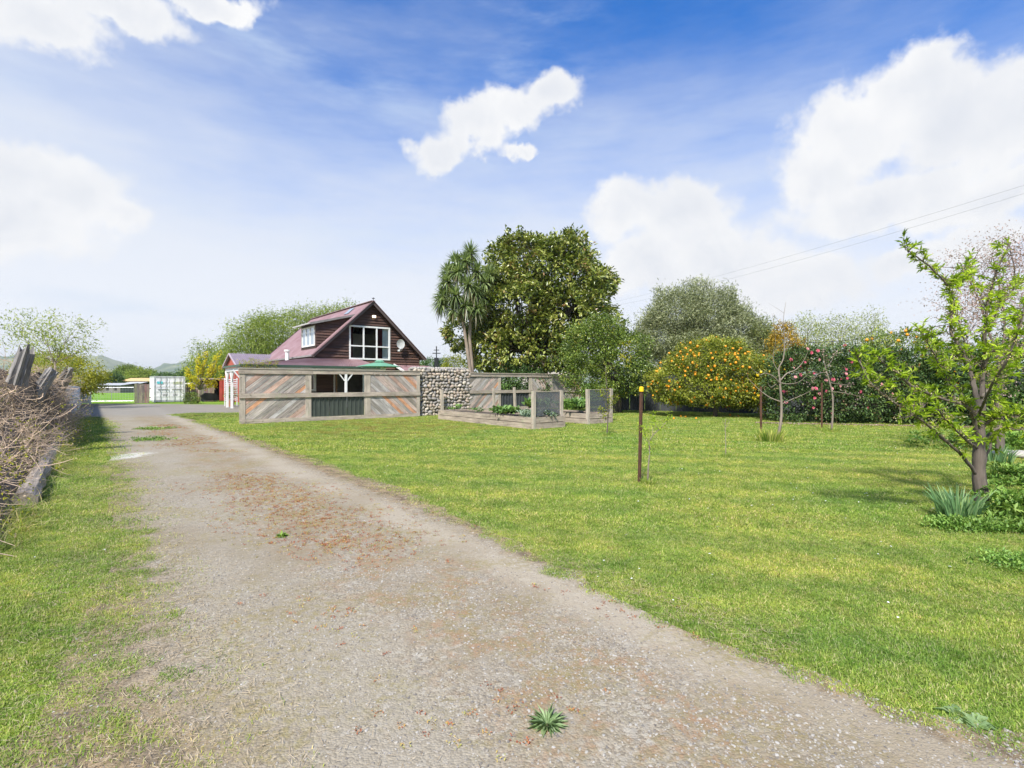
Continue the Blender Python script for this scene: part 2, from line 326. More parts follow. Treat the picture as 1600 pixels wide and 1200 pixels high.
# ------------------------------------------------------------------ mesh helpers
class MB:
    def __init__(s): s.v = []; s.f = []; s.g = []
    def box(s, a, b, rot=None, piv=None, gax=None):
        (x0, y0, z0), (x1, y1, z1) = a, b
        vs = [(x, y, z) for x in (x0, x1) for y in (y0, y1) for z in (z0, z1)]
        dims = [abs(x1-x0), abs(y1-y0), abs(z1-z0)]
        k = gax if gax is not None else dims.index(max(dims))
        o = len(s.v); off = random.random()*5
        for q in vs:
            s.g.append((q[k]+off, q[(k+1) % 3], q[(k+2) % 3]))
            if rot is not None:
                q = Vector(q)-Vector(piv); q = rot @ q + Vector(piv)
            s.v.append(tuple(q))
        for f in ((0,1,3,2),(4,6,7,5),(0,4,5,1),(2,3,7,6),(0,2,6,4),(1,5,7,3)): s.f.append(tuple(o+i for i in f))
        return s
    def bar(s, p, q, w, h=None, up=(0, 0, 1)):
        p, q = Vector(p), Vector(q); h = h or w; d = (q-p).normalized()
        u = d.cross(Vector(up))
        if u.length < 1e-4: u = d.cross(Vector((1, 0, 0)))
        u.normalize(); n = u.cross(d); o = len(s.v); L = (q-p).length; off = random.random()*5
        for e, l in ((p, 0), (q, L)):
            for a, b in ((-1,-1), (1,-1), (1,1), (-1,1)):
                s.v.append(tuple(e+u*a*w/2+n*b*h/2)); s.g.append((l+off, a*w/2, b*h/2))
        for f in ((0,3,2,1),(4,5,6,7),(0,1,5,4),(1,2,6,5),(2,3,7,6),(3,0,4,7)): s.f.append(tuple(o+i for i in f))
        return s
    def tube(s, pts, rad, n=6, caps=True, rough=0.0):
        pts = [Vector(p) for p in pts]
        if isinstance(rad, (int, float)): rad = [rad]*len(pts)
        o = len(s.v); L = random.random()*5; pu = None
        for i, p in enumerate(pts):
            d = (pts[min(i+1, len(pts)-1)]-pts[max(i-1, 0)]).normalized()
            if pu is None:
                u = d.cross(Vector((0.3, .2, 1)))
                if u.length < 1e-3: u = d.cross(Vector((1, 0, 0)))
            else: u = pu - d*pu.dot(d)
            u.normalize(); pu = u; w_ = d.cross(u)
            if i: L += (p-pts[i-1]).length
            for k in range(n):
                a = 2*math.pi*k/n; r = rad[i]*(1+(random.random()-.5)*rough)
                s.v.append(tuple(p+u*math.cos(a)*r+w_*math.sin(a)*r)); s.g.append((L, math.cos(a)*rad[i], math.sin(a)*rad[i]))
        for i in range(len(pts)-1):
            for k in range(n):
                a, b = o+i*n+k, o+i*n+(k+1) % n; s.f.append((a, b, b+n, a+n))
        if caps: s.f.append(tuple(o+k for k in range(n))[::-1]); s.f.append(tuple(o+(len(pts)-1)*n+k for k in range(n)))
        return s
    def prism(s, poly, y0, y1, ang=0.0):            # polygon in x,z extruded along y
        o = len(s.v); n = len(poly); ca, sa = math.cos(ang), math.sin(ang)
        for y in (y0, y1):
            for x, z in poly: s.v.append((x, y, z)); s.g.append((x*ca+z*sa, y, -x*sa+z*ca))
        s.f.append(tuple(range(o, o+n))); s.f.append(tuple(range(o+2*n-1, o+n-1, -1)))
        for i in range(n): j = (i+1) % n; s.f.append((o+j, o+i, o+n+i, o+n+j))
        return s
    def face(s, pts):
        o = len(s.v)
        for p in pts: s.v.append(tuple(p)); s.g.append(tuple(p))
        s.f.append(tuple(range(o, o+len(pts)))); return s
    def mesh(s, name, m, smooth=False):
        me = bpy.data.meshes.new(name); me.from_pydata(s.v, [], s.f)
        a = me.attributes.new('gc', 'FLOAT_VECTOR', 'POINT'); a.data.foreach_set('vector', np.array(s.g, dtype=np.float32).ravel())
        if smooth: me.polygons.foreach_set('use_smooth', [True]*len(me.polygons))
        me.materials.append(m); me.update(); return me
    def build(s, name, m, parent=None, smooth=False, loc=None, color=None, kind=None):
        return put(name, s.mesh(name, m, smooth), parent, loc, color=color, kind=kind)
def put(name, me, parent=None, loc=None, rot=None, scale=None, color=None, kind=None):
    o = bpy.data.objects.new(name, me); C.objects.link(o)
    if parent is not None: o.parent = parent
    if loc is not None: o.location = loc
    if rot is not None: o.rotation_euler = rot
    if scale is not None: o.scale = scale
    if color is not None: o.color = (*color, 1)
    if kind: o['kind'] = kind
    return o
def thing(name, label, cat, loc=(0, 0, 0), rz=0.0, group=None):
    o = bpy.data.objects.new(name, None); C.objects.link(o); o.empty_display_size = .1
    o.location = loc; o.rotation_euler = (0, 0, rz); o['label'] = label; o['category'] = cat
    if group: o['group'] = group
    return o
def tag(o, label, cat, group=None):
    o['label'] = label; o['category'] = cat
    if group: o['group'] = group
    return o
def fastmesh(name, V, Fa, m, vval=None, smooth=False):
    """V (n,3); Fa (k,3) or (k,4)"""
    me = bpy.data.meshes.new(name); V = np.asarray(V, np.float32); Fa = np.asarray(Fa, np.int32)
    me.vertices.add(len(V)); me.vertices.foreach_set('co', V.ravel())
    k = Fa.shape[1]; me.loops.add(Fa.size); me.loops.foreach_set('vertex_index', Fa.ravel())
    me.polygons.add(len(Fa)); me.polygons.foreach_set('loop_start', np.arange(len(Fa), dtype=np.int32)*k)
    me.polygons.foreach_set('loop_total', np.full(len(Fa), k, np.int32))
    me.update(calc_edges=True); me.validate()
    if vval is not None:
        a = me.attributes.new('v', 'FLOAT', 'POINT'); a.data.foreach_set('value', np.asarray(vval, np.float32))
    if smooth: me.polygons.foreach_set('use_smooth', np.ones(len(Fa), bool))
    me.materials.append(m); return me
def norm(a): return a/np.maximum(np.linalg.norm(a, axis=1, keepdims=True), 1e-9)
def leaf_arrays(P, ax, nr, l, w_, v, fold=.25, curl=.15):
    """each leaf: two folded triangles pairs (4 tris) along axis ax from P"""
    n = len(P); l = np.broadcast_to(l, n)[:, None]; w_ = np.broadcast_to(w_, n)[:, None]
    ax = norm(ax); side = norm(np.cross(ax, nr)); up = np.cross(side, ax)
    tip = P+ax*l-up*l*curl; mid = P+ax*l*.5+up*0
    a = mid+side*w_*.5+up*w_*fold; b = mid-side*w_*.5+up*w_*fold
    V = np.stack([P, a, tip, b], 1).reshape(-1, 3)
    i = np.arange(n)[:, None]*4
    Fa = np.concatenate([i+np.array([0, 1, 2]), i+np.array([0, 2, 3])], 0)
    return V, Fa, np.repeat(v, 4)
def crown_pts(lobes, n, shell=.16, rg=rng, bump=.18):
    lobes = np.array(lobes, float); wts = lobes[:, 3]*lobes[:, 5]; wts = wts/wts.sum()
    k = rg.choice(len(lobes), n*2, p=wts); d = norm(rg.normal(size=(n*2, 3)))
    r = 1-np.abs(rg.normal(size=n*2))*shell
    ph = rg.uniform(0, 6.28, (len(lobes), 3))[k]
    r = r*(1+bump*np.sin(d[:, 0]*5+ph[:, 0])*np.sin(d[:, 1]*5+ph[:, 1])+bump*.7*np.sin(d[:, 2]*7+ph[:, 2]))
    P = lobes[k, :3]+d*lobes[k, 3:6]*r[:, None]
    q = np.full(len(P), 9.0)
    for j in range(len(lobes)):
        e = np.linalg.norm((P-lobes[j, :3])/lobes[j, 3:6], axis=1); e[k == j] = 9; q = np.minimum(q, e)
    keep = q > .62
    P, d = P[keep][:n], d[keep][:n]
    return P, d
def foliage(name, parent, lobes, m, n, per, cr, ll, lw, shell=.16, droop=0.0, bump=.18, vshift=0.0, hang=None, rg=rng, kind=None, outw=1.0, zmin=0.0):
    P, d = crown_pts(lobes, n, shell, rg, bump); n = len(P)
    cv = np.clip(rg.normal(.45, .17, n)+vshift, 0, 1)
    Q = np.repeat(P, per, 0)+rg.normal(size=(n*per, 3))*cr
    D = np.repeat(d, per, 0)*outw+rg.normal(size=(n*per, 3))*.75; D[:, 2] -= droop
    N = rg.normal(size=(n*per, 3))*.5+np.array([0, -.25, 1.0])
    v = np.clip(np.repeat(cv, per)+rg.normal(0, .16, n*per), 0, 1)
    if hang:
        Q[:, 2] -= rg.uniform(0, hang, n*per); D[:, 2] -= .8
    ok = Q[:, 2] > zmin; Q, D, N, v = Q[ok], D[ok], N[ok], v[ok]
    V, Fa, vv = leaf_arrays(Q, D, N, ll*rg.uniform(.65, 1.25, len(Q)), lw*rg.uniform(.7, 1.2, len(Q)), v)
    o = put(name, fastmesh(name, V, Fa, m, vv), parent, kind=kind)
    return o, P, d
def curve(p, q, n=6, wob=.08, sag=0.0):
    p, q = Vector(p), Vector(q); L = (q-p).length; out = []
    a = Vector((random.uniform(-1, 1), random.uniform(-1, 1), random.uniform(-1, 1)))*wob*L
    for i in range(n):
        u = i/(n-1); out.append(p.lerp(q, u)+a*math.sin(u*math.pi)+Vector((0, 0, sag*L*4*u*(1-u)))+Vector((random.uniform(-1, 1), random.uniform(-1, 1), random.uniform(-1, 1)))*wob*.18*L*(0 < i < n-1))
    return out
def limbs(parent, lobes, r0, bm=bark, fork=.35, twigs=2, stems=((0, 0),), lean=0.0):
    """trunk from each stem base, limbs into every lobe and thinner twigs beyond"""
    lob = sorted(lobes, key=lambda l: l[2]); zt = min(l[2]-l[5] for l in lob); zc = sum(l[2] for l in lob)/len(lob)
    mb = MB()
    for (sx, sy) in stems:
        top = Vector((sx+lean, sy, max(.25, zt*.6+zc*fork)))
        mb.tube(curve((sx, sy, -.05), top, 6, .05), [r0*1.25, r0, r0*.92, r0*.88, r0*.82, r0*.75], 9, rough=.12)
        for l in lob:
            c = Vector(l[:3]); e = top.lerp(c, .85)
            pts = curve(top-Vector((0, 0, r0)), e, 6, .12)
            mb.tube(pts, [r0*.62, r0*.5, r0*.4, r0*.32, r0*.24, r0*.15], 7)
            for _ in range(twigs):
                dv = Vector((random.gauss(0, 1), random.gauss(0, 1), random.gauss(.4, .8))).normalized()
                mb.tube(curve(pts[random.randint(2, 5)], c+Vector((dv.x*l[3], dv.y*l[4], dv.z*l[5]))*.85, 5, .1), [r0*.2, r0*.15, r0*.11, r0*.08, r0*.04], 5)
    return mb.build('trunk', bm, parent, True)
def lobes_px(base, L):
    out = []
    for (px, py, dY, rx, ry, rd) in L:
        Y = base.y+dY; p = A(px, py, Y); k = Y/F
        out.append((p.x-base.x, p.y-base.y, p.z, rx*k, rd, ry*k))
    return out
class Frame:
    def __init__(s, o, ang): s.o = Vector((o[0], o[1])); s.a = ang; s.d = Vector((math.cos(ang), math.sin(ang))); s.n = Vector((-math.sin(ang), math.cos(ang)))
    def at(s, px, py, yl=0.0):
        a = (px-800)/F; Y = (yl+s.o.dot(s.n))/(a*s.n.x+s.n.y)
        return ((Vector((a*Y, Y))-s.o).dot(s.d), H+(HY-py)/F*Y)
def clip(poly, x0, z0, x1, z1):
    for ax, lim, sg in ((0, x0, 1), (0, x1, -1), (1, z0, 1), (1, z1, -1)):
        out = []
        for i in range(len(poly)):
            p, q = poly[i], poly[(i+1) % len(poly)]
            a, b = (p[ax]-lim)*sg, (q[ax]-lim)*sg
            if a >= 0: out.append(p)
            if (a >= 0) != (b >= 0):
                u = a/(a-b); out.append((p[0]+(q[0]-p[0])*u, p[1]+(q[1]-p[1])*u))
        poly = out
        if len(poly) < 3: return []
    return poly
def inpoly(X, Y, poly):
    c = np.zeros(len(X), bool); n = len(poly)
    for i in range(n):
        x0, y0 = poly[i]; x1, y1 = poly[(i+1) % n]
        if y0 == y1: continue
        t_ = ((y0 > Y) != (y1 > Y)) & (X < (x1-x0)*(Y-y0)/(y1-y0)+x0); c ^= t_
    return c
def scatter(name, pts, rots, scl, meshes, kind='stuff', parent=None):
    col = bpy.data.collections.new(name+'_sources')
    for i, me in enumerate(meshes): col.objects.link(bpy.data.objects.new('%s_source' % name, me))
    me = bpy.data.meshes.new(name); me.vertices.add(len(pts)); me.vertices.foreach_set('co', np.asarray(pts, np.float32).ravel())
    a = me.attributes.new('rot', 'FLOAT_VECTOR', 'POINT'); a.data.foreach_set('vector', np.asarray(rots, np.float32).ravel())
    a = me.attributes.new('scl', 'FLOAT_VECTOR', 'POINT'); a.data.foreach_set('vector', np.asarray(scl, np.float32).ravel())
    o = bpy.data.objects.new(name, me); C.objects.link(o); o['kind'] = kind
    ng = bpy.data.node_groups.new(name, 'GeometryNodeTree')
    ng.interface.new_socket('Geometry', in_out='INPUT', socket_type='NodeSocketGeometry'); ng.interface.new_socket('Geometry', in_out='OUTPUT', socket_type='NodeSocketGeometry')
    gi, go = ng.nodes.new('NodeGroupInput'), ng.nodes.new('NodeGroupOutput')
    ip = ng.nodes.new('GeometryNodeInstanceOnPoints'); ci = ng.nodes.new('GeometryNodeCollectionInfo')
    ci.inputs['Collection'].default_value = col; ci.inputs['Separate Children'].default_value = True; ci.inputs['Reset Children'].default_value = True
    ip.inputs['Pick Instance'].default_value = True
    rn = ng.nodes.new('FunctionNodeRandomValue'); rn.data_type = 'INT'; rn.inputs[4].default_value = 0; rn.inputs[5].default_value = len(meshes)-1
    na = ng.nodes.new('GeometryNodeInputNamedAttribute'); na.data_type = 'FLOAT_VECTOR'; na.inputs['Name'].default_value = 'rot'
    nb = ng.nodes.new('GeometryNodeInputNamedAttribute'); nb.data_type = 'FLOAT_VECTOR'; nb.inputs['Name'].default_value = 'scl'
    er = ng.nodes.new('FunctionNodeEulerToRotation')
    lk = ng.links.new
    lk(gi.outputs[0], ip.inputs['Points']); lk(ci.outputs[0], ip.inputs['Instance']); lk(rn.outputs[2], ip.inputs['Instance Index'])
    lk(na.outputs[0], er.inputs[0]); lk(er.outputs[0], ip.inputs['Rotation']); lk(nb.outputs[0], ip.inputs['Scale']); lk(ip.outputs[0], go.inputs[0])
    md = o.modifiers.new('scatter', 'NODES'); md.node_group = ng
    return o
def gpts(L): return [tuple(G(px, py))[:2] for px, py in L]

# ------------------------------------------------------------------ ground, driveway, hills
def sheet(name, poly, z, m, kind='structure'):
    mb = MB(); mb.face([(x, y, z) for x, y in poly]); return mb.build(name, m, kind=kind)
mb = MB(); mb.face([(-4000, -300, 0), (4000, -300, 0), (4000, 4200, 0), (-4000, 4200, 0)]); mb.build('ground', ground_m, kind='structure')
DR = [(1.15*p[0], p[1]) for p in []]
right_edge = [(2700, 1560), (1980, 1300), (1690, 1195), (1600, 1163), (1500, 1128), (1400, 1092), (1300, 1058), (1200, 1022), (1100, 985), (1000, 946), (930, 914), (860, 882), (800, 850), (740, 818), (680, 787), (620, 762), (560, 740), (500, 721), (440, 700), (390, 684), (345, 669), (310, 658), (285, 651.5), (268, 647.8)]
def wobble(L, amt=.05):
    """subdivide an edge and roughen it"""
    out = []
    P = [G(*p) for p in L]
    for a, b in zip(P, P[1:]):
        n = max(1, int((b-a).length/.22))
        for i in range(n):
            q = a.lerp(b, i/n); k = min(1, .2+q.y*.12); nv = (b-a).normalized().cross(Vector((0, 0, 1)))
            q = q+nv*(math.sin(q.y*3.1+q.x)*.6+math.sin(q.y*9.7)*.5+random.uniform(-.6, .6))*amt; out.append((q.x, q.y))
    out.append((P[-1].x, P[-1].y)); return out
left_edge = [(104, 668), (112, 656), (150, 651), (161, 655), (164, 675), (166, 700), (168, 740), (176, 800), (180, 850), (172, 890), (143, 960), (113, 1007), (77, 1077), (27, 1133), (-90, 1260), (-500, 1700)]
far_pts = [(300, 645.6), (350, 645.2), (385, 645.0), (520, 644), (560, 634), (450, 633.2), (330, 632.2), (235, 631.2), (128, 631.5)]
drive = wobble(right_edge, .09) + gpts(far_pts) + wobble(left_edge, .07)
import bmesh
def sheet_tri(name, poly, z, m):
    bm = bmesh.new(); vs_ = [bm.verts.new((x, y, z)) for x, y in poly]; f = bm.faces.new(vs_); bmesh.ops.triangulate(bm, faces=[f])
    for f in bm.faces:
        if f.normal.z < 0: f.normal_flip()
    me = bpy.data.meshes.new(name); bm.to_mesh(me); bm.free(); me.materials.append(m); return put(name, me, kind='structure')
sheet_tri('gravel_driveway', drive, .005, gravel_m)
# hills on the horizon
V = []; Fa = []; nx, ny = 150, 10
for j in range(ny):
    for i in range(nx):
        a = R(-62+112*i/(nx-1)); r = 1900+j*110
        px = 800+F*math.tan(a); u = (px-150)/160
        hgt = 50+16*math.sin(i*.31)+9*math.sin(i*.83+1)+5*math.sin(i*2.1)+ (18*math.exp(-((px-175)/60)**2)) + 14*math.exp(-((px-272)/26)**2)
        hgt *= 1.22
        k = math.sin(min(1, j/(ny-2))*math.pi/2)*(1+.1*math.sin(i*1.7+j*1.3))
        V.append((r*math.sin(a), r*math.cos(a), -1+hgt*k*1.25 if j < ny-1 else hgt*.9))
for j in range(ny-1):
    for i in range(nx-1): a = j*nx+i; Fa.append((a, a+1, a+nx+1, a+nx))
put('hills', fastmesh('hills', V, Fa, hill_m, smooth=True), kind='structure')
# air
hm = bpy.data.materials.new('haze'); hm.use_nodes = True; t = NT(hm.node_tree)
pv = t.n('ShaderNodeVolumePrincipled', {'Color': (.90, .95, 1.0, 1), 'Density': .00019, 'Anisotropy': .2})
t.t.links.new(pv.outputs[0], t.n('ShaderNodeOutputMaterial').inputs['Volume'])
mb = MB(); mb.box((-4300, -320, -1), (4300, 4300, 130)); hz_o = mb.build('haze', hm, kind='stuff')

# ------------------------------------------------------------------ house
K = (-12.87, 33.0)
HF = Frame(K, TH)
house = thing('house', 'dark brown weatherboard gable house with maroon iron roof and shed dormer behind the board fence', 'house', (K[0], K[1], 0), TH)
ZE, ZR, W, LEN = 3.27, 7.15, 8.26, 13.0; HW = W/2; SL = (ZR-ZE)/HW
def prof(z, m_=.35):
    """x range of the gable wall at height z"""
    if z <= ZE+SL*m_: return m_, W-m_
    return (z-ZE)/SL, W-(z-ZE)/SL
gx0, gz1 = HF.at(545, 507.5, .35); gx1, gz0 = HF.at(609, 563.2, .35)
wx0, wz1 = HF.at(476, 583, .35); wx1, wz0 = HF.at(493.3, 611, .35)
ddx0, _ = HF.at(523, 600, .35); ddx1, _ = HF.at(566, 600, .35)
holes = [(gx0, gx1, gz0, gz1), (wx0, wx1, wz0, wz1), (ddx0, ddx1, 0, 2.35)]
mb = MB(); z = 0.0; CH = .19
while z < ZR-.1:
    z1 = min(z+CH, ZR-.05); a0, b0 = prof(z); a1, b1 = prof(z1)
    cuts = [(a0, b0, a1, b1)]
    for (hx0, hx1, hz0, hz1) in holes:
        if z1 > hz0+.01 and z < hz1-.01:
            new = []
            for (p0, q0, p1, q1) in cuts:
                if hx0 > min(p0, p1) and hx0 < q0: new.append((p0, hx0, p1, hx0)); new.append((hx1, q0, hx1, q1))
                else: new.append((p0, q0, p1, q1))
            cuts = new
    for (p0, q0, p1, q1) in cuts:
        if q0-p0 < .02: continue
        # lapped board: bottom edge stands proud
        o = len(mb.v)
        for (x, y, zz) in ((p0, .27, z), (q0, .27, z), (q1, .345, z1+.012), (p1, .345, z1+.012), (p0, .36, z), (q0, .36, z), (q1, .37, z1), (p1, .37, z1)): mb.v.append((x, y, zz)); mb.g.append((x, y, zz))
        for f in ((0,1,2,3),(5,4,7,6),(0,4,5,1),(1,5,6,2),(3,7,4,0),(2,6,7,3)): mb.f.append(tuple(o+i for i in f))
    z += CH
gw = mb.build('weatherboard_gable', wb_m, house, kind='stuff')
mb = MB()
mb.box((.37, .375, 0), (.5, LEN-.4, ZE+.3)).box((W-.5, .375, 0), (W-.37, LEN-.4, ZE+.3))
mb.prism([(.37, 0), (W-.37, 0), (W-.37, ZE+.3), (HW, ZR-.12), (.37, ZE+.3)], LEN-.4, LEN-.3)
mb.box((.51, .38, 2.7), (W-.51, LEN-.42, 2.85))
mb.build('wall', wb_m, house)
mb = MB(); mb.box((.52, 3.2, .02), (W-.52, 3.3, 2.69)); mb.box((2.2, 3.6, 2.86), (6.2, 3.7, 5.2)); mb.build('inner_wall', plain('cream_lining', (.42, .38, .33), .9), house)
def corr(mb, P00, P10, P01, P11, n, amp=.02, thick=0):
    """corrugated sheet: ripples run from edge P00-P10 up to P01-P11"""
    P00, P10, P01, P11 = map(Vector, (P00, P10, P01, P11)); nrm = (P10-P00).cross(P01-P00).normalized(); o = len(mb.v)
    for i in range(n+1):
        u = i/n; k = amp*(1 if i % 2 else -1)
        a = P00.lerp(P10, u)+nrm*k; b = P01.lerp(P11, u)+nrm*k
        for q in (a, b): mb.v.append(tuple(q)); mb.g.append(tuple(q))
    for i in range(n): a = o+2*i; mb.f.append((a, a+2, a+3, a+1))
rf = MB()
corr(rf, (0, LEN, ZE), (0, 0, ZE), (HW, LEN, ZR), (HW, 0, ZR), 170)
corr(rf, (W, 0, ZE), (W, LEN, ZE), (HW, 0, ZR), (HW, LEN, ZR), 170)
roof = rf.build('roof', roof_m, house)
mb = MB()
trim_m = plain('brown_trim', (.12, .09, .085), .5)
for xe in (0, W):
    for yy in (-.02, LEN+.02): mb = MB(); mb.bar((xe, yy, ZE-.06), (HW, yy, ZR-.06), .05, .2); mb.build('bargeboard', trim_m, house)
mb = MB(); mb.bar((0, -.05, ZE+.04), (HW, -.05, ZR+.05), .14, .02).bar((W, -.05, ZE+.04), (HW, -.05, ZR+.05), .14, .02); mb.bar((HW, -.05, ZR+.04), (HW, LEN, ZR+.04), .3, .04)
mb.build('roof_flashing', roof_m, house)
mb = MB()
for xx in (0.0, W): mb.bar((xx-.06 if xx == 0 else xx+.06, -.02, ZE-.02), (xx-.06 if xx == 0 else xx+.06, LEN, ZE-.02), .12, .11)
mb.build('gutter', plain('pale_gutter', (.30, .27, .27), .4), house)
mb = MB(); mb.tube([(HW, -.04, ZR), (HW, -.04, ZR+.28)], .02, 5).bar((HW-.08, -.04, ZR+.2), (HW+.1, -.04, ZR+.22), .05); mb.build('finial', black_pl, house)
def window(parent, x0, x1, z0, z1, y, cols, rows, fr=.09, gm=glass_m, dep=.06, face=None):
    """window in the plane y: cols / rows are the inner divisions as fractions"""
    f = MB(); f.box((x0, y-dep, z0), (x0+fr, y+dep, z1)).box((x1-fr, y-dep, z0), (x1, y+dep, z1)).box((x0+fr, y-dep, z0), (x1-fr, y+dep, z0+fr)).box((x0+fr, y-dep, z1-fr), (x1-fr, y+dep, z1))
    fo = f.build('window', white, parent)
    xs = [x0+fr]+[x0+(x1-x0)*c for c in cols]+[x1-fr]; zs = [z0+fr]+[z0+(z1-z0)*r for r in rows]+[z1-fr]
    for i, c in enumerate(cols): m_ = MB(); xx = x0+(x1-x0)*c; m_.box((xx-fr*.45, y-dep*.8, z0+fr), (xx+fr*.45, y+dep*.8, z1-fr)); m_.build('mullion', white, fo)
    for r in rows:
        zz = z0+(z1-z0)*r; m_ = MB()
        for i in range(len(xs)-1):
            m_.box((xs[i]+(fr*.45 if i else 0), y-dep*.7, zz-fr*.4), (xs[i+1]-(fr*.45 if i < len(xs)-2 else 0), y+dep*.7, zz+fr*.4))
        m_.build('transom', white, fo)
    for i in range(len(xs)-1):
        for j in range(len(zs)-1):
            g = MB(); g.box((xs[i]+.01, y+.002+.001*i, zs[j]+.01), (xs[i+1]-.01, y+.008+.001*i, zs[j+1]-.01)); g.build('pane', gm, fo)
    return fo
gwin = window(house, gx0, gx1, gz0, gz1, .34, (.345, .665), (.40,), .11)
def drape(name, m, x0, x1, z0, z1, y, parent):
    mb = MB(); n = 14; o = 0
    for i in range(n+1):
        x = x0+(x1-x0)*i/n; yy = y+(.05 if i % 2 else -.03)
        for z in (z0, z1): mb.v.append((x, yy, z)); mb.g.append((x, yy, z))
    for i in range(n): mb.f.append((2*i, 2*i+2, 2*i+3, 2*i+1))
    return mb.build(name, m, parent)
ww = gx1-gx0
drape('curtain', curtain_r, gx0+.1, gx0+.3, gz0, gz1, .45, gwin)
drape('curtain', curtain_r, gx0+ww*.72, gx0+ww*.82, gz0, gz1, .45, gwin)['label'] = 'gathered dark red curtain'
drape('curtain', curtain_w, gx0+ww*.82, gx1-.1, gz0, gz1, .43, gwin)['label'] = 'pulled back white net curtain'
# ground floor window and open doorway
window(house, wx0, wx1, wz0, wz1, .32, (), (), .13)
mb = MB(); mb.box((ddx0-.1, .26, 0), (ddx0, .38, 2.4)).box((ddx1, .26, 0), (ddx1+.1, .38, 2.4)).box((ddx0-.1, .26, 2.35), (ddx1+.1, .38, 2.45)); mb.build('door_frame', white, house)
mb = MB(); mb.box((ddx0+.02, .1, .02), (ddx0+.08, .31, 2.33)); dd = mb.build('door', plain('varnished_timber', (.30, .17, .08), .5), house)
mb = MB(); mb.tube([(ddx0+.04, .04, 1.05), (ddx0+.12, .04, 1.05)], .02, 6); mb.build('handle', galv, dd)
# dormer
grey_tr = plain('pale_grey_trim', (.50, .48, .47), .5)
dm = MB(); DX, DY0, DY1, DZ = .54, 1.0, 4.1, 5.5
def roofz(x): return ZE+SL*x
dtop = lambda x: DZ+(x-DX)*.26
z = roofz(DX); 
while z < 6.2:
    z1 = z+CH; p0 = DX; q0 = (z-ZE)/SL; q1 = (z1-ZE)/SL
    za = min(z1, 6.16)
    # side wall course, clipped under the dormer roof
    poly = clip([(DX, z), (q0, z), (q1, z1), (DX, z1)], DX, z, 6, 9)
    hi = []
    for k in range(len(poly)):
        p, q = poly[k], poly[(k+1) % len(poly)]; a, b = dtop(p[0])-p[1], dtop(q[0])-q[1]
        if a >= 0: hi.append(p)
        if (a >= 0) != (b >= 0): u = a/(a-b); hi.append((p[0]+(q[0]-p[0])*u, p[1]+(q[1]-p[1])*u))
    if len(hi) > 2:
        o = len(dm.v); n = len(hi)
        for (x, zz) in hi: dm.v.append((x, DY0-(.06 if zz < z+.01 else 0), zz)); dm.g.append((x, 0, zz))
        for (x, zz) in hi: dm.v.append((x, DY0+.02, zz)); dm.g.append((x, 0, zz))
        dm.f.append(tuple(range(o, o+n))); 
        for k in range(n): j = (k+1) % n; dm.f.append((o+j, o+k, o+n+k, o+n+j))
    z = z1
dor = dm.build('dormer', wb_m, house)
mb = MB(); dwy0, dwy1, dwz0, dwz1 = 1.15, 3.85, 3.98, 5.32
mb.box((DX, DY0+.03, roofz(DX)-.1), (DX+.08, DY1, dwz0)).box((DX, DY0+.03, dwz1), (DX+.08, DY1, DZ+.05)).box((DX, DY0+.03, dwz0), (DX+.08, dwy0, dwz1)).box((DX, dwy1, dwz0), (DX+.08, DY1, dwz1))
mb.build('dormer_front', wb_m, dor)
mb = MB(); mb.box((DX-.05, dwy0, dwz0), (DX, dwy1, dwz0+.1)).box((DX-.05, dwy0, dwz1-.1), (DX, dwy1, dwz1))
for k in range(4): yy = dwy0+(dwy1-dwy0-.1)*k/3; mb.box((DX-.05, yy, dwz0+.1), (DX, yy+.1, dwz1-.1))
mb.build('window_frame', white, dor)
mb = MB(); mb.box((DX-.01, dwy0+.05, dwz0+.05), (DX+.03, dwy1-.05, dwz1-.05)); mb.build('window_pane', bright_glass, dor)
mb = MB(); xr_ = 3.35; corr(mb, (DX-.4, DY1+.45, dtop(DX-.4)+.08), (DX-.4, DY0-.25, dtop(DX-.4)+.08), (xr_, DY1+.45, dtop(xr_)+.08), (xr_, DY0-.25, dtop(xr_)+.08), 36)
mb.build('dormer_roof', roof_m, dor)
mb = MB(); mb.bar((DX-.4, DY0-.26, dtop(DX-.4)+.02), (xr_-.1, DY0-.26, dtop(xr_-.1)+.02), .04, .14); mb.build('dormer_fascia', plain('grey_trim', (.22, .21, .2), .5), dor)
mb = MB(); mb.bar((DX-.47, DY0-.25, dtop(DX-.4)+.02), (DX-.47, DY1+.3, dtop(DX-.4)+.02), .10, .08); mb.build('dormer_gutter', grey_tr, dor)
mb = MB(); xs0, xs1 = 3.45, 3.95
nn = Vector((-SL, 0, 1)).normalized()*.06
mb.face([Vector((xs0, 3.6, roofz(xs0)))+nn, Vector((xs0, 2.7, roofz(xs0)))+nn, Vector((xs1, 2.7, roofz(xs1)))+nn, Vector((xs1, 3.6, roofz(xs1)))+nn][::-1])
mb.build('skylight', bright_glass, house)
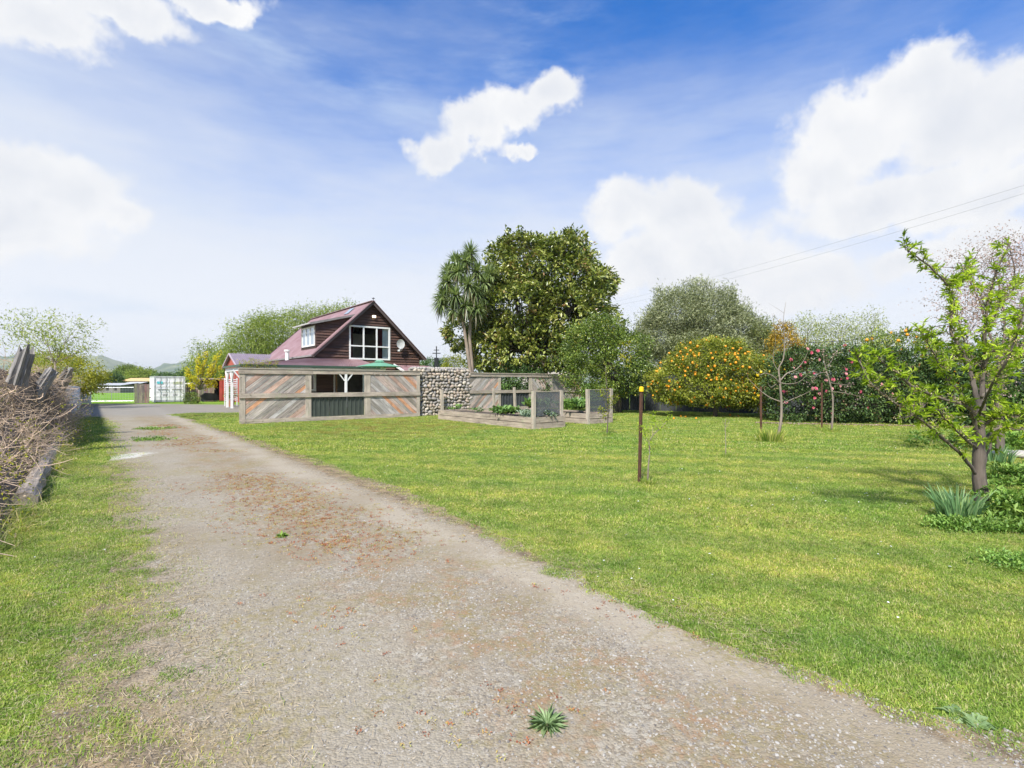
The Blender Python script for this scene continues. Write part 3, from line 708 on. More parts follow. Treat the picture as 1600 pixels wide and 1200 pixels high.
# dish, lamp, flues
lx, lz = HF.at(583.5, 495, .30); mb = MB(); mb.box((lx-.09, .14, lz-.06), (lx+.12, .30, lz+.09)); mb.build('outdoor_lamp', lamp_m, house)
sx, sz = HF.at(626.5, 537.5, -.1)
mb = MB(); n = 20; mb.v.append((sx, .0, sz)); mb.g.append((0, 0, 0))
for ring, (rr, yy) in enumerate(((.18, -.02), (.32, -.07))):
    for k in range(n): a = 2*math.pi*k/n; mb.v.append((sx+rr*math.cos(a), yy-.0+.1*0, sz+rr*1.08*math.sin(a))); mb.g.append((0, 0, 0))
for k in range(n): j = (k+1) % n; mb.f.append((0, 1+j, 1+k)); mb.f.append((1+k, 1+j, 1+n+j, 1+n+k))
dish = mb.build('satellite_dish', plain('dish_grey', (.58, .58, .56), .5), house, True)
mb = MB(); mb.tube([(sx, .0, sz), (sx+.25, .2, sz-.35), (sx+.25, .33, sz-.45)], .025, 6).tube([(sx, -.05, sz-.3), (sx-.32, -.5, sz-.5)], .022, 5).box((sx-.42, -.56, sz-.56), (sx-.3, -.44, sz-.44)); mb.build('dish_arm', white, dish)
mb = MB(); fx, fy = -.55, 3.6; mb.tube([(fx, fy, 3.0), (fx, fy, 3.62)], .13, 12).tube([(fx, fy, 3.66), (fx, fy, 3.78)], .2, 12); mb.build('roof_vent', white, house)
mb = MB(); 
for k in (0, .28): mb.tube([(5.2+k, 6, 5.5), (5.2+k, 6, 7.55-k)], .06, 8)
mb.build('flue', galv, house)
# verandah
ver = MB(); x0, x1, y0, ZG = -4.75, 3.3, -3.35, 2.46
corr(ver, (x0, y0, ZG), (x1, y0, ZG), (0, .3, 3.1), (x1, .3, 3.1), 100, .018)
corr(ver, (x0, 1.35, ZG), (x0, y0, ZG), (0, 1.35, 3.1), (0, .3, 3.1), 60, .018)
corr(ver, (0, 1.35, 3.1), (0, .3, 3.1), (.36, 1.35, 3.15), (.36, .3, 3.15), 12, .018)
vr = ver.build('verandah_roof', roof_m, house)
mb = MB(); mb.bar((x0-.05, y0-.05, ZG-.02), (x1+.05, y0-.05, ZG-.02), .1, .12).bar((x0-.05, y0-.05, ZG-.025), (x0-.05, 1.4, ZG-.025), .1, .12); mb.build('verandah_gutter', gutter_m, vr)
mb = MB(); mb.bar((x0+.05, y0+.06, ZG-.2), (x1, y0+.06, ZG-.2), .05, .2).bar((x0+.05, y0+.1, ZG-.2), (x0+.05, 1.35, ZG-.2), .05, .2); mb.build('verandah_beam', white, vr)
px540, _ = HF.at(540.5, 600, y0+.12)
def vpost(x, y, bx, by):
    mb = MB(); mb.box((x-.06, y-.06, 0), (x+.06, y+.06, ZG-.22)); mb.box((x-.035, y-.035, -.02), (x+.035, y+.035, .01)); o = mb.build('verandah_post', white, house)
    for s in (-1, 1):
        mb = MB(); mb.bar((x+bx*s*.08, y+by*s*.08, ZG-.85), (x+bx*s*.52, y+by*s*.52, ZG-.28), .06, .06); mb.build('brace', white, o)
vpost(px540, y0+.12, 1, 0); vpost(x0+.1, y0+.12, 1, 0); vpost(x1-.1, y0+.12, 1, 0)
py367 = -.35; vpost(x0+.1, -.15, 0, 1); vpost(x0+.1, 1.2, 0, 1)
# small lean-to roof at the right corner with a white rafter
mb = MB(); corr(mb, (5.9, -1.2, 2.35), (8.7, -1.2, 2.35), (5.9, .3, 2.78), (8.7, .3, 2.78), 36, .018); mb.build('porch_roof', roof_m, house)
mb = MB(); mb.bar((5.85, -1.3, 2.28), (5.85, .3, 2.80), .07, .14); mb.build('porch_rafter', white, house); mb = MB(); mb.bar((8.0, -1.1, 0), (8.0, -1.1, 2.33), .1); mb.build('porch_post', white, house)
# climber on the verandah corner
v0 = HF.at(405, 567, y0-.1)
cl_pos = Vector((K[0], K[1], 0))+D1*(v0[0])+D2*(y0-.1)
cb = thing('climbing_plant', 'yellow green climbing plant trailing along the verandah gutter behind the left board panel', 'climber', (cl_pos.x, cl_pos.y, 0), TH)
foliage('foliage', cb, [(-.7+.35*i, 0, 2.52+.06*(i % 2), .24, .2, .18) for i in range(5)], L_yg, 90, 9, .06, .07, .035)
mb = MB(); mb.tube(curve((-.2, 0, 0), (-.1, 0, 2.4), 8, .02), .025, 6); mb.tube(curve((-.1, 0, 2.4), (.7, 0, 2.5), 6, .03), .02, 5); mb.build('stem', bark, cb)

# lattice screen behind the two verandah posts
lt = thing('lattice_screen', 'white horizontal slat screen seen between the two white verandah posts', 'screen', tuple(Vector((A(360.5, 600, 33).x, 33, 0))), TH)
for k in range(12): mb = MB(); mb.box((-.36, 0, .35+k*.12), (.40, .02, .41+k*.12)); mb.build('slat', white, lt)
for x in (-.33, .37): mb = MB(); mb.box((x-.03, .022, .0), (x+.03, .07, 1.8)); mb.build('upright', white, lt)
lb = thing('potted_shrub', 'small round dark green shrub in front of the white slat screen', 'shrub', (A(361, 600, 32.3).x, 32.3, 0), TH)
foliage('foliage', lb, [(0, 0, .85, .3, .3, .4)], L_cit, 80, 9, .06, .07, .04); mb = MB(); mb.tube([(0, 0, .38), (0, 0, .7)], .03, 6); mb.build('stem', bark, lb)
mb = MB(); mb.tube([(0, 0, 0), (0, 0, .4)], [.16, .22], 12); mb.build('pot', plain('terracotta', (.35, .15, .09), .8), lb)

# parasol
pu = A(593, 566, 27); par = thing('parasol', 'open green cantilever parasol rising above the board fence in front of the house', 'parasol', (pu.x, pu.y, 0))
mb = MB(); n = 8; zt = 2.62; zr = 2.34; rr = 1.2
mb.v.append((0, 0, zt)); mb.g.append((0, 0, 0))
for k in range(n): a = 2*math.pi*(k+.5)/n; mb.v.append((rr*math.cos(a), rr*math.sin(a), zr)); mb.g.append((0, 0, 0))
for k in range(n): mb.f.append((0, 1+k, 1+(k+1) % n))
cano = mb.build('canopy', canvas_g, par)
mb = MB()
for k in range(n): a = 2*math.pi*(k+.5)/n; mb.bar((0, 0, zt-.03), (rr*math.cos(a), rr*math.sin(a), zr-.02), .02)
mb.build('ribs', galv, par)
mb = MB(); mb.tube([(0, 0, zt-.02), (0, 0, zt+.07)], [.28, .16], 8); mb.build('vent_cap', canvas_g, cano)
mb = MB(); mb.tube([(.18, .1, 0), (.18, .1, 2.2)], .045, 10).box((.05, 0, 2.08), (.3, .16, 2.34)); mb.build('mast', white, par)

# ------------------------------------------------------------------ board fences
TINTS = [(.43, .37, .32), (.50, .39, .33), (.55, .37, .285), (.66, .34, .19), (.40, .36, .31), (.27, .235, .19), (.55, .48, .42), (.58, .43, .36), (.36, .325, .29), (.50, .465, .43)]
WTS = [4, 4, 3, 1.9, 3, 1.8, 3, 3, 3, 3]
def boards(parent, x0, z0, x1, z1, ang, bw=.15, y=-.012):
    ca, sa = math.cos(ang), math.sin(ang); diag = math.hypot(x1-x0, z1-z0)
    cx, cz = (x0+x1)/2, (z0+z1)/2; k = -diag/2
    while k < diag/2:
        b = bw*random.uniform(.82, 1.15)
        P = []
        for (u, v_) in ((-diag, k+.003), (diag, k+.003), (diag, k+b-.003), (-diag, k+b-.003)):
            P.append((cx+u*ca-v_*sa, cz+u*sa+v_*ca))
        pl = clip(P, x0, z0, x1, z1)
        if len(pl) >= 3:
            mb = MB(); yo = random.uniform(-.006, .006); mb.prism(pl, y+yo-.011, y+yo+.011, ang)
            c = random.choices(TINTS, WTS)[0]; j = random.uniform(.85, 1.15)
            mb.build('board', wood_tint, parent, color=tuple(q*j for q in c))
        k += b
f0, f1 = G(375, 663), G(655, 651); ANG = math.atan2(f1.y-f0.y, f1.x-f0.x); FF = Frame((f0.x, f0.y), ANG); FL = (f1-f0).length; FH = 2.0
fen = thing('board_fence', 'long diagonal board fence with dark ribbed steel panel below an opening before the house', 'fence', tuple(f0), ANG)
X = lambda px: FF.at(px, 600)[0]
pa, pb, pc, pd, pe = X(383), X(477), X(486), X(569), X(578.5)
pL, pR = X(373.5), X(655.5); pf = X(650.5)
def timber(name, a, b, m=wood_rail, parent=fen, **k): mb = MB(); mb.box(a, b, **k); return mb.build(name, m, parent)
timber('rail', (pL-.03, -.07, 1.83), (pc+.05, -.03, 2.0)); timber('rail', (pc+.055, -.06, 1.84), (pR+.0, -.02, 1.99))
timber('capping', (pL-.03, -.09, 2.003), (pR, .06, 2.03))
timber('rail', (pL-.01, -.085, .94), (pR, -.045, 1.11)); timber('rail', (pL, -.08, .02), (pR-.02, -.04, .17))
for (a, b) in ((pL, pa), (pb, pc), (pd, pe), (pf, pR)):
    timber('post', (a, -.04, .17), (b, -.005, .94), wood_post); timber('post', (a, -.04, 1.11), (b, -.005, 1.83), wood_post)
    timber('stump', (a+.04, .0, -.05), (b-.04, .1, 1.99), wood_post)
boards(fen, pa, 1.11, pb, 1.83, R(39), .145); boards(fen, pa, .17, pb, .94, R(39), .145)
boards(fen, pe, 1.11, pf, 1.83, R(-42), .145); boards(fen, pe, .17, pf, .94, R(-42), .145)
def ribbed(mb, x0, x1, z0, z1, y=0, pitch=.2, dep=.03):
    x = x0; prof_ = []
    while x < x1:
        for dx_, dy_ in ((0, 0), (pitch*.62, 0), (pitch*.70, dep), (pitch*.92, dep), (pitch, 0)):
            if x+dx_ <= x1: prof_.append((x+dx_, y-dy_ if dy_ else y))
        x += pitch
    o = len(mb.v)
    for (a, b) in prof_:
        for z in (z0, z1): mb.v.append((a, b, z)); mb.g.append((a, b, z))
    for i in range(len(prof_)-1): mb.f.append((o+2*i, o+2*i+2, o+2*i+3, o+2*i+1))
    return mb
n3 = (pd-pc)/3
for k in range(3): ribbed(MB(), pc+k*n3, pc+(k+1)*n3, .17, .94, .012+.002*k, n3/4).build('steel_sheet', steel_dark, fen)
# gabion
g0 = Vector((-4.12, 22.78, 0)); g1 = Vector((-2.02, 24.1, 0)); GA = math.atan2(g1.y-g0.y, g1.x-g0.x); GL = (g1-g0).length; GH = 2.2
gab = thing('gabion_wall', 'gabion wall of round river stones in wire mesh beside the board fence', 'wall', tuple(g0), GA)
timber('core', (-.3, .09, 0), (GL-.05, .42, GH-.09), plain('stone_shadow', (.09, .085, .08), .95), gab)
def stone_mesh(seed):
    bm = bmesh.new(); bmesh.ops.create_icosphere(bm, subdivisions=2, radius=1)
    rs = random.Random(seed); ph = [rs.uniform(0, 6) for _ in range(6)]
    for v in bm.verts:
        c = v.co; k = 1+.10*math.sin(3*c.x+ph[0])+.10*math.sin(3*c.y+ph[1])+.10*math.sin(3*c.z+ph[2])+.05*math.sin(6*c.x+5*c.z+ph[3])
        v.co = c*k
    me = bpy.data.meshes.new('stone'); bm.to_mesh(me); bm.free(); me.polygons.foreach_set('use_smooth', [True]*len(me.polygons)); me.materials.append(stone_m); return me
SM = [stone_mesh(i) for i in range(6)]
STC = [(.40, .355, .30), (.46, .39, .31), (.33, .30, .27), (.43, .345, .27), (.50, .44, .36), (.29, .265, .235), (.41, .38, .345), (.47, .40, .305)]
rowh = .142; z = .06; row = 0
stl = []
while z < GH-.03:
    x = -.28+(.08 if row % 2 else 0)
    while x < GL:
        ws = random.uniform(.062, .125); stl.append((x+ws, z+random.uniform(-.035, .035), ws)); x += ws*1.9
    z += rowh; row += 1
for (x, z, ws) in stl[:298]:
    kq = random.uniform(.75, 1.15)
    put('stone', random.choice(SM), gab, (x, .06+random.uniform(-.012, .025), z), (random.uniform(-.4, .4), random.uniform(-.9, .9), random.uniform(-.5, .5)), (ws*1.12, .085, .082*random.uniform(.8, 1.15)), tuple(q*kq for q in random.choice(STC)))
sb = bmesh.new()
for k in range(150):
    if k < 75: loc = (random.uniform(-.25, GL-.1), random.uniform(.1, .42), GH-.05)
    elif k < 112: loc = (GL-.03, random.uniform(.1, .42), random.uniform(.05, GH-.05))
    else: loc = (-.3, random.uniform(.1, .42), random.uniform(.05, GH-.05))
    m4 = Matrix.Translation(loc) @ Matrix.Diagonal((.09, .08, .07, 1)); bmesh.ops.create_icosphere(sb, subdivisions=1, radius=1.05, matrix=m4)
me = bpy.data.meshes.new('stones'); sb.to_mesh(me); sb.free(); me.materials.append(plain('stone_grey', (.38, .35, .31), .8)); put('edge_stones', me, gab, kind='stuff')
mb = MB(); x = -.33
while x <= GL+.02: mb.tube([(x, -.045, 0), (x, -.045, GH)], .002, 4); x += .15
z = .0
while z <= GH+.01: mb.tube([(-.33, -.045, z), (GL+.02, -.045, z)], .002, 4); z += .15
mb.build('wire_mesh', wire_m, gab, kind='stuff')

# second board fence
s0 = Vector((-2.32, 26.5, 0)); SF = Frame((s0.x, s0.y), TH); sf = thing('board_fence', 'darker diagonal board fence with a steel panel gap behind the raised garden beds', 'fence', tuple(s0), TH)
X2 = lambda px: SF.at(px, 600)[0]
q0, q1, q2, q3, q4, q5, q6 = X2(725), X2(778), X2(782), X2(826), X2(831), X2(862), X2(908)
tb = lambda n_, a, b, m=wood_rail: timber(n_, a, b, m, sf)
tb('rail', (q0, -.07, 1.82), (q6, -.03, 1.98)); tb('capping', (q0, -.10, 1.983), (q6, .06, 2.03)); tb('rail', (q0, -.08, .94), (q6, -.045, 1.10)); tb('rail', (q0, -.08, .02), (q6, -.04, .17))
for (a, b) in ((q0, q0+.15), (q1, q2), (q3, q4), (q5-.06, q5+.1), (q6-.15, q6)): tb('post', (a, -.04, .17), (b, -.005, .94), wood_post); tb('post', (a, -.04, 1.10), (b, -.005, 1.82), wood_post)
boards(sf, q0+.15, 1.10, q1, 1.82, R(45), .15); boards(sf, q0+.15, .17, q1, .94, R(45), .15)
boards(sf, q4, 1.10, q5-.06, 1.82, R(-45), .15); boards(sf, q4, .17, q5-.06, .94, R(-45), .15)
boards(sf, q5+.1, 1.10, q6-.15, 1.82, R(-45), .15); boards(sf, q5+.1, .17, q6-.15, .94, R(-45), .15)
ribbed(MB(), q2, q3, .17, .94, .012, .2).build('steel_sheet', steel_grey, sf)

# ------------------------------------------------------------------ raised beds
def veg_patch(parent, name, spots, m, ll, lw, per, spread):
    P = np.array(spots, float); n = len(P)
    Q = np.repeat(P, per, 0)+rng.normal(size=(n*per, 3))*spread*np.array([1, 1, .3]); D = rng.normal(size=(n*per, 3)); D[:, 2] = np.abs(D[:, 2])+.3
    v = np.clip(np.repeat(rng.uniform(.2, .8, n), per)+rng.normal(0, .12, n*per), 0, 1)
    V, Fa, vv = leaf_arrays(Q, D, rng.normal(size=(n*per, 3))*.3+np.array([0, 0, 1]), ll*rng.uniform(.6, 1.2, n*per), lw*rng.uniform(.6, 1.2, n*per), v)
    return put(name, fastmesh(name, V, Fa, m, vv), parent)
def bed(c, ln, wd, label, veg, h=.39):
    b = thing('raised_bed', label, 'garden bed', tuple(c), TH, 'raised timber garden beds')
    for k in range(2):
        z0, z1 = .01+k*h/2, (k+1)*h/2-.008
        for (a, e) in (((-.05, 0, z0), (0, ln, z1)), ((-.0, -.05, z0), (wd, 0, z1)), ((wd, -.05, z0), (wd+.05, ln, z1)), ((0, ln, z0), (wd, ln+.05, z1))):
            mb = MB(); jit = random.uniform(-.008, .008); mb.box(tuple(q+jit if i < 2 else q for i, q in enumerate(a)), tuple(q+jit if i < 2 else q for i, q in enumerate(e))); mb.build('sleeper', wood_bed, b)
    mb = MB(); mb.box((.01, .01, .0), (wd-.01, ln-.01, h-.06)); mb.build('soil', soil_m, b)
    return b
c1 = G(833, 671); bd1 = bed(c1, 5.8, 1.35, 'long low timber raised bed nearest the lawn in front of the gabion wall', None)
c2 = G(919, 663); bd2 = bed(c2, 4.6, 1.25, 'shorter timber raised bed behind right of the long one under the dark citrus tree', None)
def plantin(b, x, y, name, label, cat, m, n, ll, lw, per, sp, z=.35, grp=None, box=(.3, .3)):
    p = Vector((b.location.x, b.location.y, 0))+D1*x+D2*y
    o = thing(name, label, cat, (p.x, p.y, z), 0, grp)
    veg_patch(o, 'leaves', [(random.uniform(-1, 1)*box[0], random.uniform(-1, 1)*box[1], random.uniform(0, .15)) for _ in range(n)], m, ll, lw, per, sp)
    return o
plantin(bd1, .75, .55, 'silver_leaf_plant', 'low silvery green leafy plants filling the near corner of the long raised bed', 'vegetable', L_sil, 40, .14, .08, 14, .08, box=(.55, .5))
plantin(bd1, .35, 1.9, 'leafy_green', 'bushy dark green and red leafy vegetable behind the corner post of the long raised bed', 'vegetable', L_veg, 40, .17, .10, 14, .1, box=(.35, .5), z=.42)
plantin(bd1, .4, 3.8, 'seedling', 'small bright green seedlings midway along the long raised bed', 'vegetable', L_veg, 8, .12, .07, 8, .05, box=(.25, .4))
plantin(bd1, .35, 5.1, 'seedling', 'small green seedling at the far end of the long raised bed near the gabion', 'vegetable', L_veg, 6, .14, .08, 8, .05, box=(.2, .3), z=.4)
plantin(bd2, .4, 1.2, 'chard', 'tall bright green chard standing in the shorter raised bed', 'vegetable', L_veg, 30, .30, .16, 10, .1, box=(.35, .5), z=.5)
plantin(bd2, .5, 3.2, 'rhubarb', 'broad leaved green plant at the back of the shorter raised bed', 'vegetable', L_veg, 26, .30, .17, 10, .12, box=(.35, .6), z=.5)
POSTS = [(691, 650, 609, 'leftmost pale post at the far end of the long raised bed'), (731, 647, 609, 'pale post beside the gabion wall at the back of the long raised bed'), (772, 645, 606, 'pale post in front of the second board fence'), (805, 644, 605, 'slightly leaning pale post left of the corner post'),
         (833.5, 671, 611, 'thick pale corner post nearest the camera on the long raised bed'), (876.5, 667, 610, 'pale post at the right corner of the long raised bed'), (919, 663, 608, 'pale post at the near corner of the shorter raised bed'), (954, 658.5, 607, 'rightmost pale post beside the dark netting')]
PG = []
for (px, yb, yt, lab) in POSTS:
    g = G(px, yb); k = g.y/F; hgt = (yb-yt)*k; PG.append((g, hgt))
    mb = MB(); w_ = .055 if px not in (772, 805) else .05; lean = random.uniform(-.03, .03)
    rt = Euler((random.uniform(-.02, .02), -.06 if px == 805 else random.uniform(-.02, .02), TH)).to_matrix()
    mb.box((-w_, -w_, -.05), (w_, w_, hgt), rt, (0, 0, 0)); o = mb.build('wooden_post', wood_post, loc=tuple(g)); tag(o, lab, 'post', 'pale square posts around the raised beds')
def netting(i, j, label):
    (a, ha), (b, hb) = PG[i], PG[j]; d = (b-a); o = thing('netting_panel', label, 'netting', tuple(a), math.atan2(d.y, d.x), 'netting panels between bed posts')
    mb = MB(); mb.box((.07, -.004, .42), (d.length-.07, .004, min(ha, hb)-.03)); mb.build('net', net_m, o)
    mb = MB(); mb.box((.06, -.01, min(ha, hb)-.035), (d.length-.06, .01, min(ha, hb)-.015)); mb.build('batten', wood_post, o)
netting(4, 5, 'see-through grey netting between the corner posts of the long raised bed'); netting(6, 7, 'dark netting square between the two rightmost pale posts')

# ------------------------------------------------------------------ left boundary
def B(s, off=0.0): return Vector((-30.6+.631*s, 36.4-.776*s, 0))+Vector((-.776, -.631, 0))*off
def steel_run(name, label, s0, s1, h0, h1, m, off=.0, sheet_w=.8, group=None):
    p, q = B(s1, off), B(s0, off); d = q-p; ln = d.length; o = thing(name, label, 'fence', tuple(p), math.atan2(d.y, d.x), group)
    n = max(1, round(ln/sheet_w))
    for i in range(n):
        hh = h1+(h0-h1)*(i+.5)/n; mb = MB(); ribbed(mb, ln*i/n, ln*(i+1)/n, .03, hh, -.001*(i % 2), .1, .018); mb.build('steel_sheet', m, o)
    mb = MB(); mb.bar((0, .06, h1-.25), (ln, .06, h0-.25), .05, .09).bar((0, .06, .3), (ln, .06, .3), .05, .09); mb.build('rail', wood_pale, o)
    return o
steel_run('steel_fence', 'low pale blue corrugated steel fence running along the left of the driveway', 0, 26, 1.2, 1.42, fence_white)
steel_run('steel_fence', 'taller grey green steel fence half buried in the dry vine heap', 26.1, 29.5, 1.85, 1.85, plain('grey_green_steel', (.60, .66, .64), .5), .25)
p = B(0); mb = MB(); rp = thing('steel_fence', 'short bright white steel panel ending the low fence by the wire gate', 'fence', tuple(p), 0.0)
ribbed(mb, 0.02, .52, .03, 1.2, 0, .1, .018); mb.build('steel_sheet', fence_w2, rp); timber('post', (.5, .02, 0), (.6, .12, 1.28), white, rp)
# heap of vines
hp = thing('vine_heap', 'tall heap of dry tangled vines and twigs over the old fence at the far left', 'brush heap', tuple(B(36)), 0)
hb = hp.location.copy()
def heap_core(s, o):
    return 0
V = []; Fa = []; ns, no = 34, 12
for i in range(ns):
    s = 26.5+(44-26.5)*i/(ns-1)
    wdt = .25 if s < 31 else .25+min(3.6, (s-31)*1.0); ht = (1.25 if s < 30 else 1.25+min(.45, (s-30)*.25))*(1-.2*max(0, (s-40)/4))
    for j in range(no):
        u = j/(no-1); off = -.12+u*(wdt+.15); z = ht*math.sin(min(1, u*1.6+.02)*math.pi/2)*(1+.12*math.sin(s*2.3+j)+.08*math.sin(s*5.1+2*j))
        q = B(s, off)-hb; V.append((q.x, q.y, z-.02 if j else -.02))
for i in range(ns-1):
    for j in range(no-1): a = i*no+j; Fa.append((a, a+1, a+no+1, a+no))
put('leaf_litter', fastmesh('leaf_litter', V, Fa, plain('litter', (.13, .10, .07), .95, dirt=.5, scale=9, bump=1.0), smooth=True), hp)
mb = MB(); lvP = []
for k in range(9000):
    s = random.uniform(26.3, 41.5); wdt = .3 if s < 31 else .3+min(3.4, (s-31)*1.0); ht = (1.62 if s < 30 else 1.62+min(.5, (s-30)*.2))*(1-.1*max(0, (s-40)/4))
    u = random.random()**1.3; off = -.02+u*wdt+(.15 if s > 37 else 0); zt = ht*math.sin(min(1, (u*1.3+.12))*math.pi/2)
    z = zt*random.uniform(.35, 1.02) if random.random() < .75 else random.uniform(.1, zt)
    p = B(s, off)-hb+Vector((0, 0, z)); L = random.uniform(.2, .8)*(1 if s < 37 else .7)
    d = Vector((random.gauss(.1, .7), random.gauss(-.2, .7), random.gauss(.05, .55))).normalized()*L
    bend = Vector((random.gauss(0, .2), random.gauss(0, .2), -random.uniform(.0, .35)))*L
    q = p+d; q.z = max(.05, q.z)
    pts = [p.lerp(q, i/4)+bend*(4*(i/4)*(1-i/4))*.6+Vector((0, 0, -.12*L*(i/4)**2)) for i in range(5)]
    r = random.uniform(.002, .006) if random.random() < .95 else random.uniform(.008, .016)
    mb.tube(pts, [r, r*.95, r*.85, r*.7, r*.4], 3, caps=False)
    if k % 3 == 0: lvP.append(tuple(q))
mb.build('twigs', bark_twig, hp, kind='stuff')
P_ = np.array(lvP); P_ = np.repeat(P_, 5, 0)+rng.normal(size=(len(lvP)*5, 3))*.09; P_[:, 2] = np.abs(P_[:, 2])
V, Fa, vv = leaf_arrays(P_, rng.normal(size=P_.shape), rng.normal(size=P_.shape)*.5+np.array([0, 0, 1]), .035, .016, rng.uniform(0, .8, len(P_)))
put('dry_leaves', fastmesh('dry_leaves', V, Fa, L_straw, vv), hp, kind='stuff')
P_ = np.array([q for q in lvP if math.sin(q[0]*1.9)*math.sin(q[1]*1.3+1) > .15 or q[2] < .5]); P_ = np.repeat(P_, 7, 0)+rng.normal(size=(len(P_)*7, 3))*.08; P_[:, 2] = np.abs(P_[:, 2])
V, Fa, vv = leaf_arrays(P_, rng.normal(size=P_.shape), rng.normal(size=P_.shape)*.5+np.array([0, 0, 1]), .045, .024, rng.uniform(0, .8, len(P_)))
put('vine_leaves', fastmesh('vine_leaves', V, Fa, L_yg, vv), hp, kind='stuff')
def old_timber(px0, py0, px1, py1, Y0, Y1, r, label):
    a, b = A(px0, py0, Y0), A(px1, py1, Y1); o = thing('old_timber', label, 'timber', tuple(a), 0, 'broken old timbers in the vine heap'); mb = MB()
    b = b-a; a = Vector((0, 0, 0)); n = 20; u = b.normalized().cross(Vector((0, 1, 0))).normalized(); w_ = Vector((0, 1, 0))
    prof_ = [(1+.34*(k % 2)*random.uniform(.2, 1.2))*random.uniform(.8, 1.1) for k in range(n)]
    for i in range(7):
        c = a.lerp(b, i/6)
        for k in range(n):
            an = 2*math.pi*k/n; rr_ = r*prof_[k]*(1-.25*i/6)*random.uniform(.93, 1.07)
            ext = b.normalized()*(random.uniform(-.22, .10) if i == 6 else 0)
            q = c+u*math.cos(an)*rr_+w_*math.sin(an)*rr_+ext; mb.v.append(tuple(q)); mb.g.append((i*b.length/6, math.cos(an)*rr_*2, math.sin(an)*rr_*2))
    for i in range(6):
        for k in range(n): q = i*n+k; q2 = i*n+(k+1) % n; mb.f.append((q, q2, q2+n, q+n))
    mb.f.append(tuple(6*n+k for k in range(n))); mb.build('log', wood_old, o)
old_timber(26, 600, 44, 541, 10.2, 10.2, .13, 'upright splintered grey stump standing highest in the vine heap')
old_timber(38, 645, 80, 580, 11.5, 11.8, .12, 'leaning split grey timber in the middle of the vine heap')
old_timber(66, 655, 111, 576, 14.2, 14.0, .13, 'leaning weathered timber at the right end of the vine heap beside the low fence')
for (pts, r, lab) in (([(105, 668), (100, 676), (93, 690), (88, 700)], .17, 'shorter far log lying on the grass edge under the vine heap'), ([(86, 703), (76, 722), (62, 748), (50, 772), (38, 796)], .12, 'long weathered log edging the grass strip nearest the camera')):
    P_ = [G(*q)+Vector((0, 0, r*.75)) for q in pts]; mb = MB(); fine_ = []
    for a_, b_ in zip(P_, P_[1:]): fine_ += [a_.lerp(b_, i/4) for i in range(4)]
    fine_.append(P_[-1]); mb.tube(fine_, [r*random.uniform(.85, 1.12) for _ in fine_], 10, rough=.25); o = mb.build('edging_log', wood_log); tag(o, lab, 'log', 'logs edging the grass strip')

# ------------------------------------------------------------------ far left: gate, fences, container, shed, houses
gl, gr_ = G(139, 630.3), G(209, 629.5); d = gr_-gl; gate = thing('wire_gate', 'wide galvanised wire farm gate closing off the green paddock', 'gate', tuple(gl), math.atan2(d.y, d.x)); GLn = d.length
mb = MB(); mb.tube([(0, 0, .15), (0, 0, 1.15), (GLn, 0, 1.15), (GLn, 0, .15), (0, 0, .15)], .025, 6).tube([(GLn/2, 0, .15), (GLn/2, 0, 1.15)], .02, 6); mb.build('gate_frame', galv, gate)
mb = MB()
for k in range(1, 8): mb.tube([(0, 0, .15+k*.125), (GLn, 0, .15+k*.125)], .006, 4)
for k in range(1, 16): mb.tube([(GLn*k/16, 0, .15), (GLn*k/16, 0, 1.15)], .004, 4)
mb.build('wire_mesh', galv, gate, kind='stuff')
def paling(label, a, b, h=1.5, group='grey paling fences'):
    d = b-a; o = thing('paling_fence', label, 'fence', tuple(a), math.atan2(d.y, d.x), group); L = d.length; n = int(L/.15)
    for i in range(n):
        mb = MB(); hh = h+random.uniform(-.05, .04); mb.box((i*.15+.006, -.012+random.uniform(-.004, .004), 0), (i*.15+.144, .012, hh)); mb.build('paling', wood_tint, o, color=tuple(q*random.uniform(.6, .95) for q in (.33, .25, .21)))
    mb = MB(); mb.box((0, .016, .35), (L, .06, .43)).box((0, .016, h-.4), (L, .06, h-.32)); mb.build('rail', wood_pale, o)
paling('short weathered paling fence between the paddock gate and the white container', G(210, 630), G(236, 629.6), 1.42)
paling('weathered paling fence between the container and the red shed', G(288, 627.5), G(336, 627.0), 1.35)
# container
cc0 = Vector(((240.7-800)/F*38.7, 38.7, 0)); ct = thing('shipping_container', 'white steel shipping container with two doors facing the driveway', 'container', tuple(cc0), TH)
CW, CHt, CL = 2.0, 2.0, 4.2
mb = MB()
for sx_ in (0, 1):
    x = 0 if sx_ == 0 else CW; pr_ = []
    n = 28; o = len(mb.v)
    for i in range(n+1):
        yy = .12+(CL-.24)*i/n; xx = x+(.03 if (i//2) % 2 else 0)*(1 if sx_ == 0 else -1)
        for z in (.16, CHt-.1): mb.v.append((xx, yy, z)); mb.g.append((xx, yy, z))
    for i in range(n): mb.f.append((o+2*i, o+2*i+2, o+2*i+3, o+2*i+1))
mb.box((.01, .06, CHt-.09), (CW-.01, CL-.01, CHt-.03)).box((.02, .1, .12), (CW-.02, CL-.02, .18)).box((.02, CL-.06, .18), (CW-.02, CL-.02, CHt-.1)).box((.05, .3, .19), (CW-.05, .34, CHt-.11))
mb.build('corrugated_body', white_ct, ct)
grey_ct = plain('container_frame', (.50, .52, .52), .5, dirt=.45)
mb = MB()
for x in (0, CW-.1):
    for y in (0, CL-.1): mb.box((x, y, .0), (x+.1, y+.1, CHt))
mb.box((.1, 0, CHt-.12), (CW-.1, .1, CHt)).box((.1, 0, .05), (CW-.1, .1, .16)).box((0, .1, CHt-.11), (.06, CL-.1, CHt)).box((CW-.06, .1, CHt-.11), (CW, CL-.1, CHt)).box((0, .1, .03), (.06, CL-.1, .16)).box((CW-.06, .1, .03), (CW, CL-.1, .16))
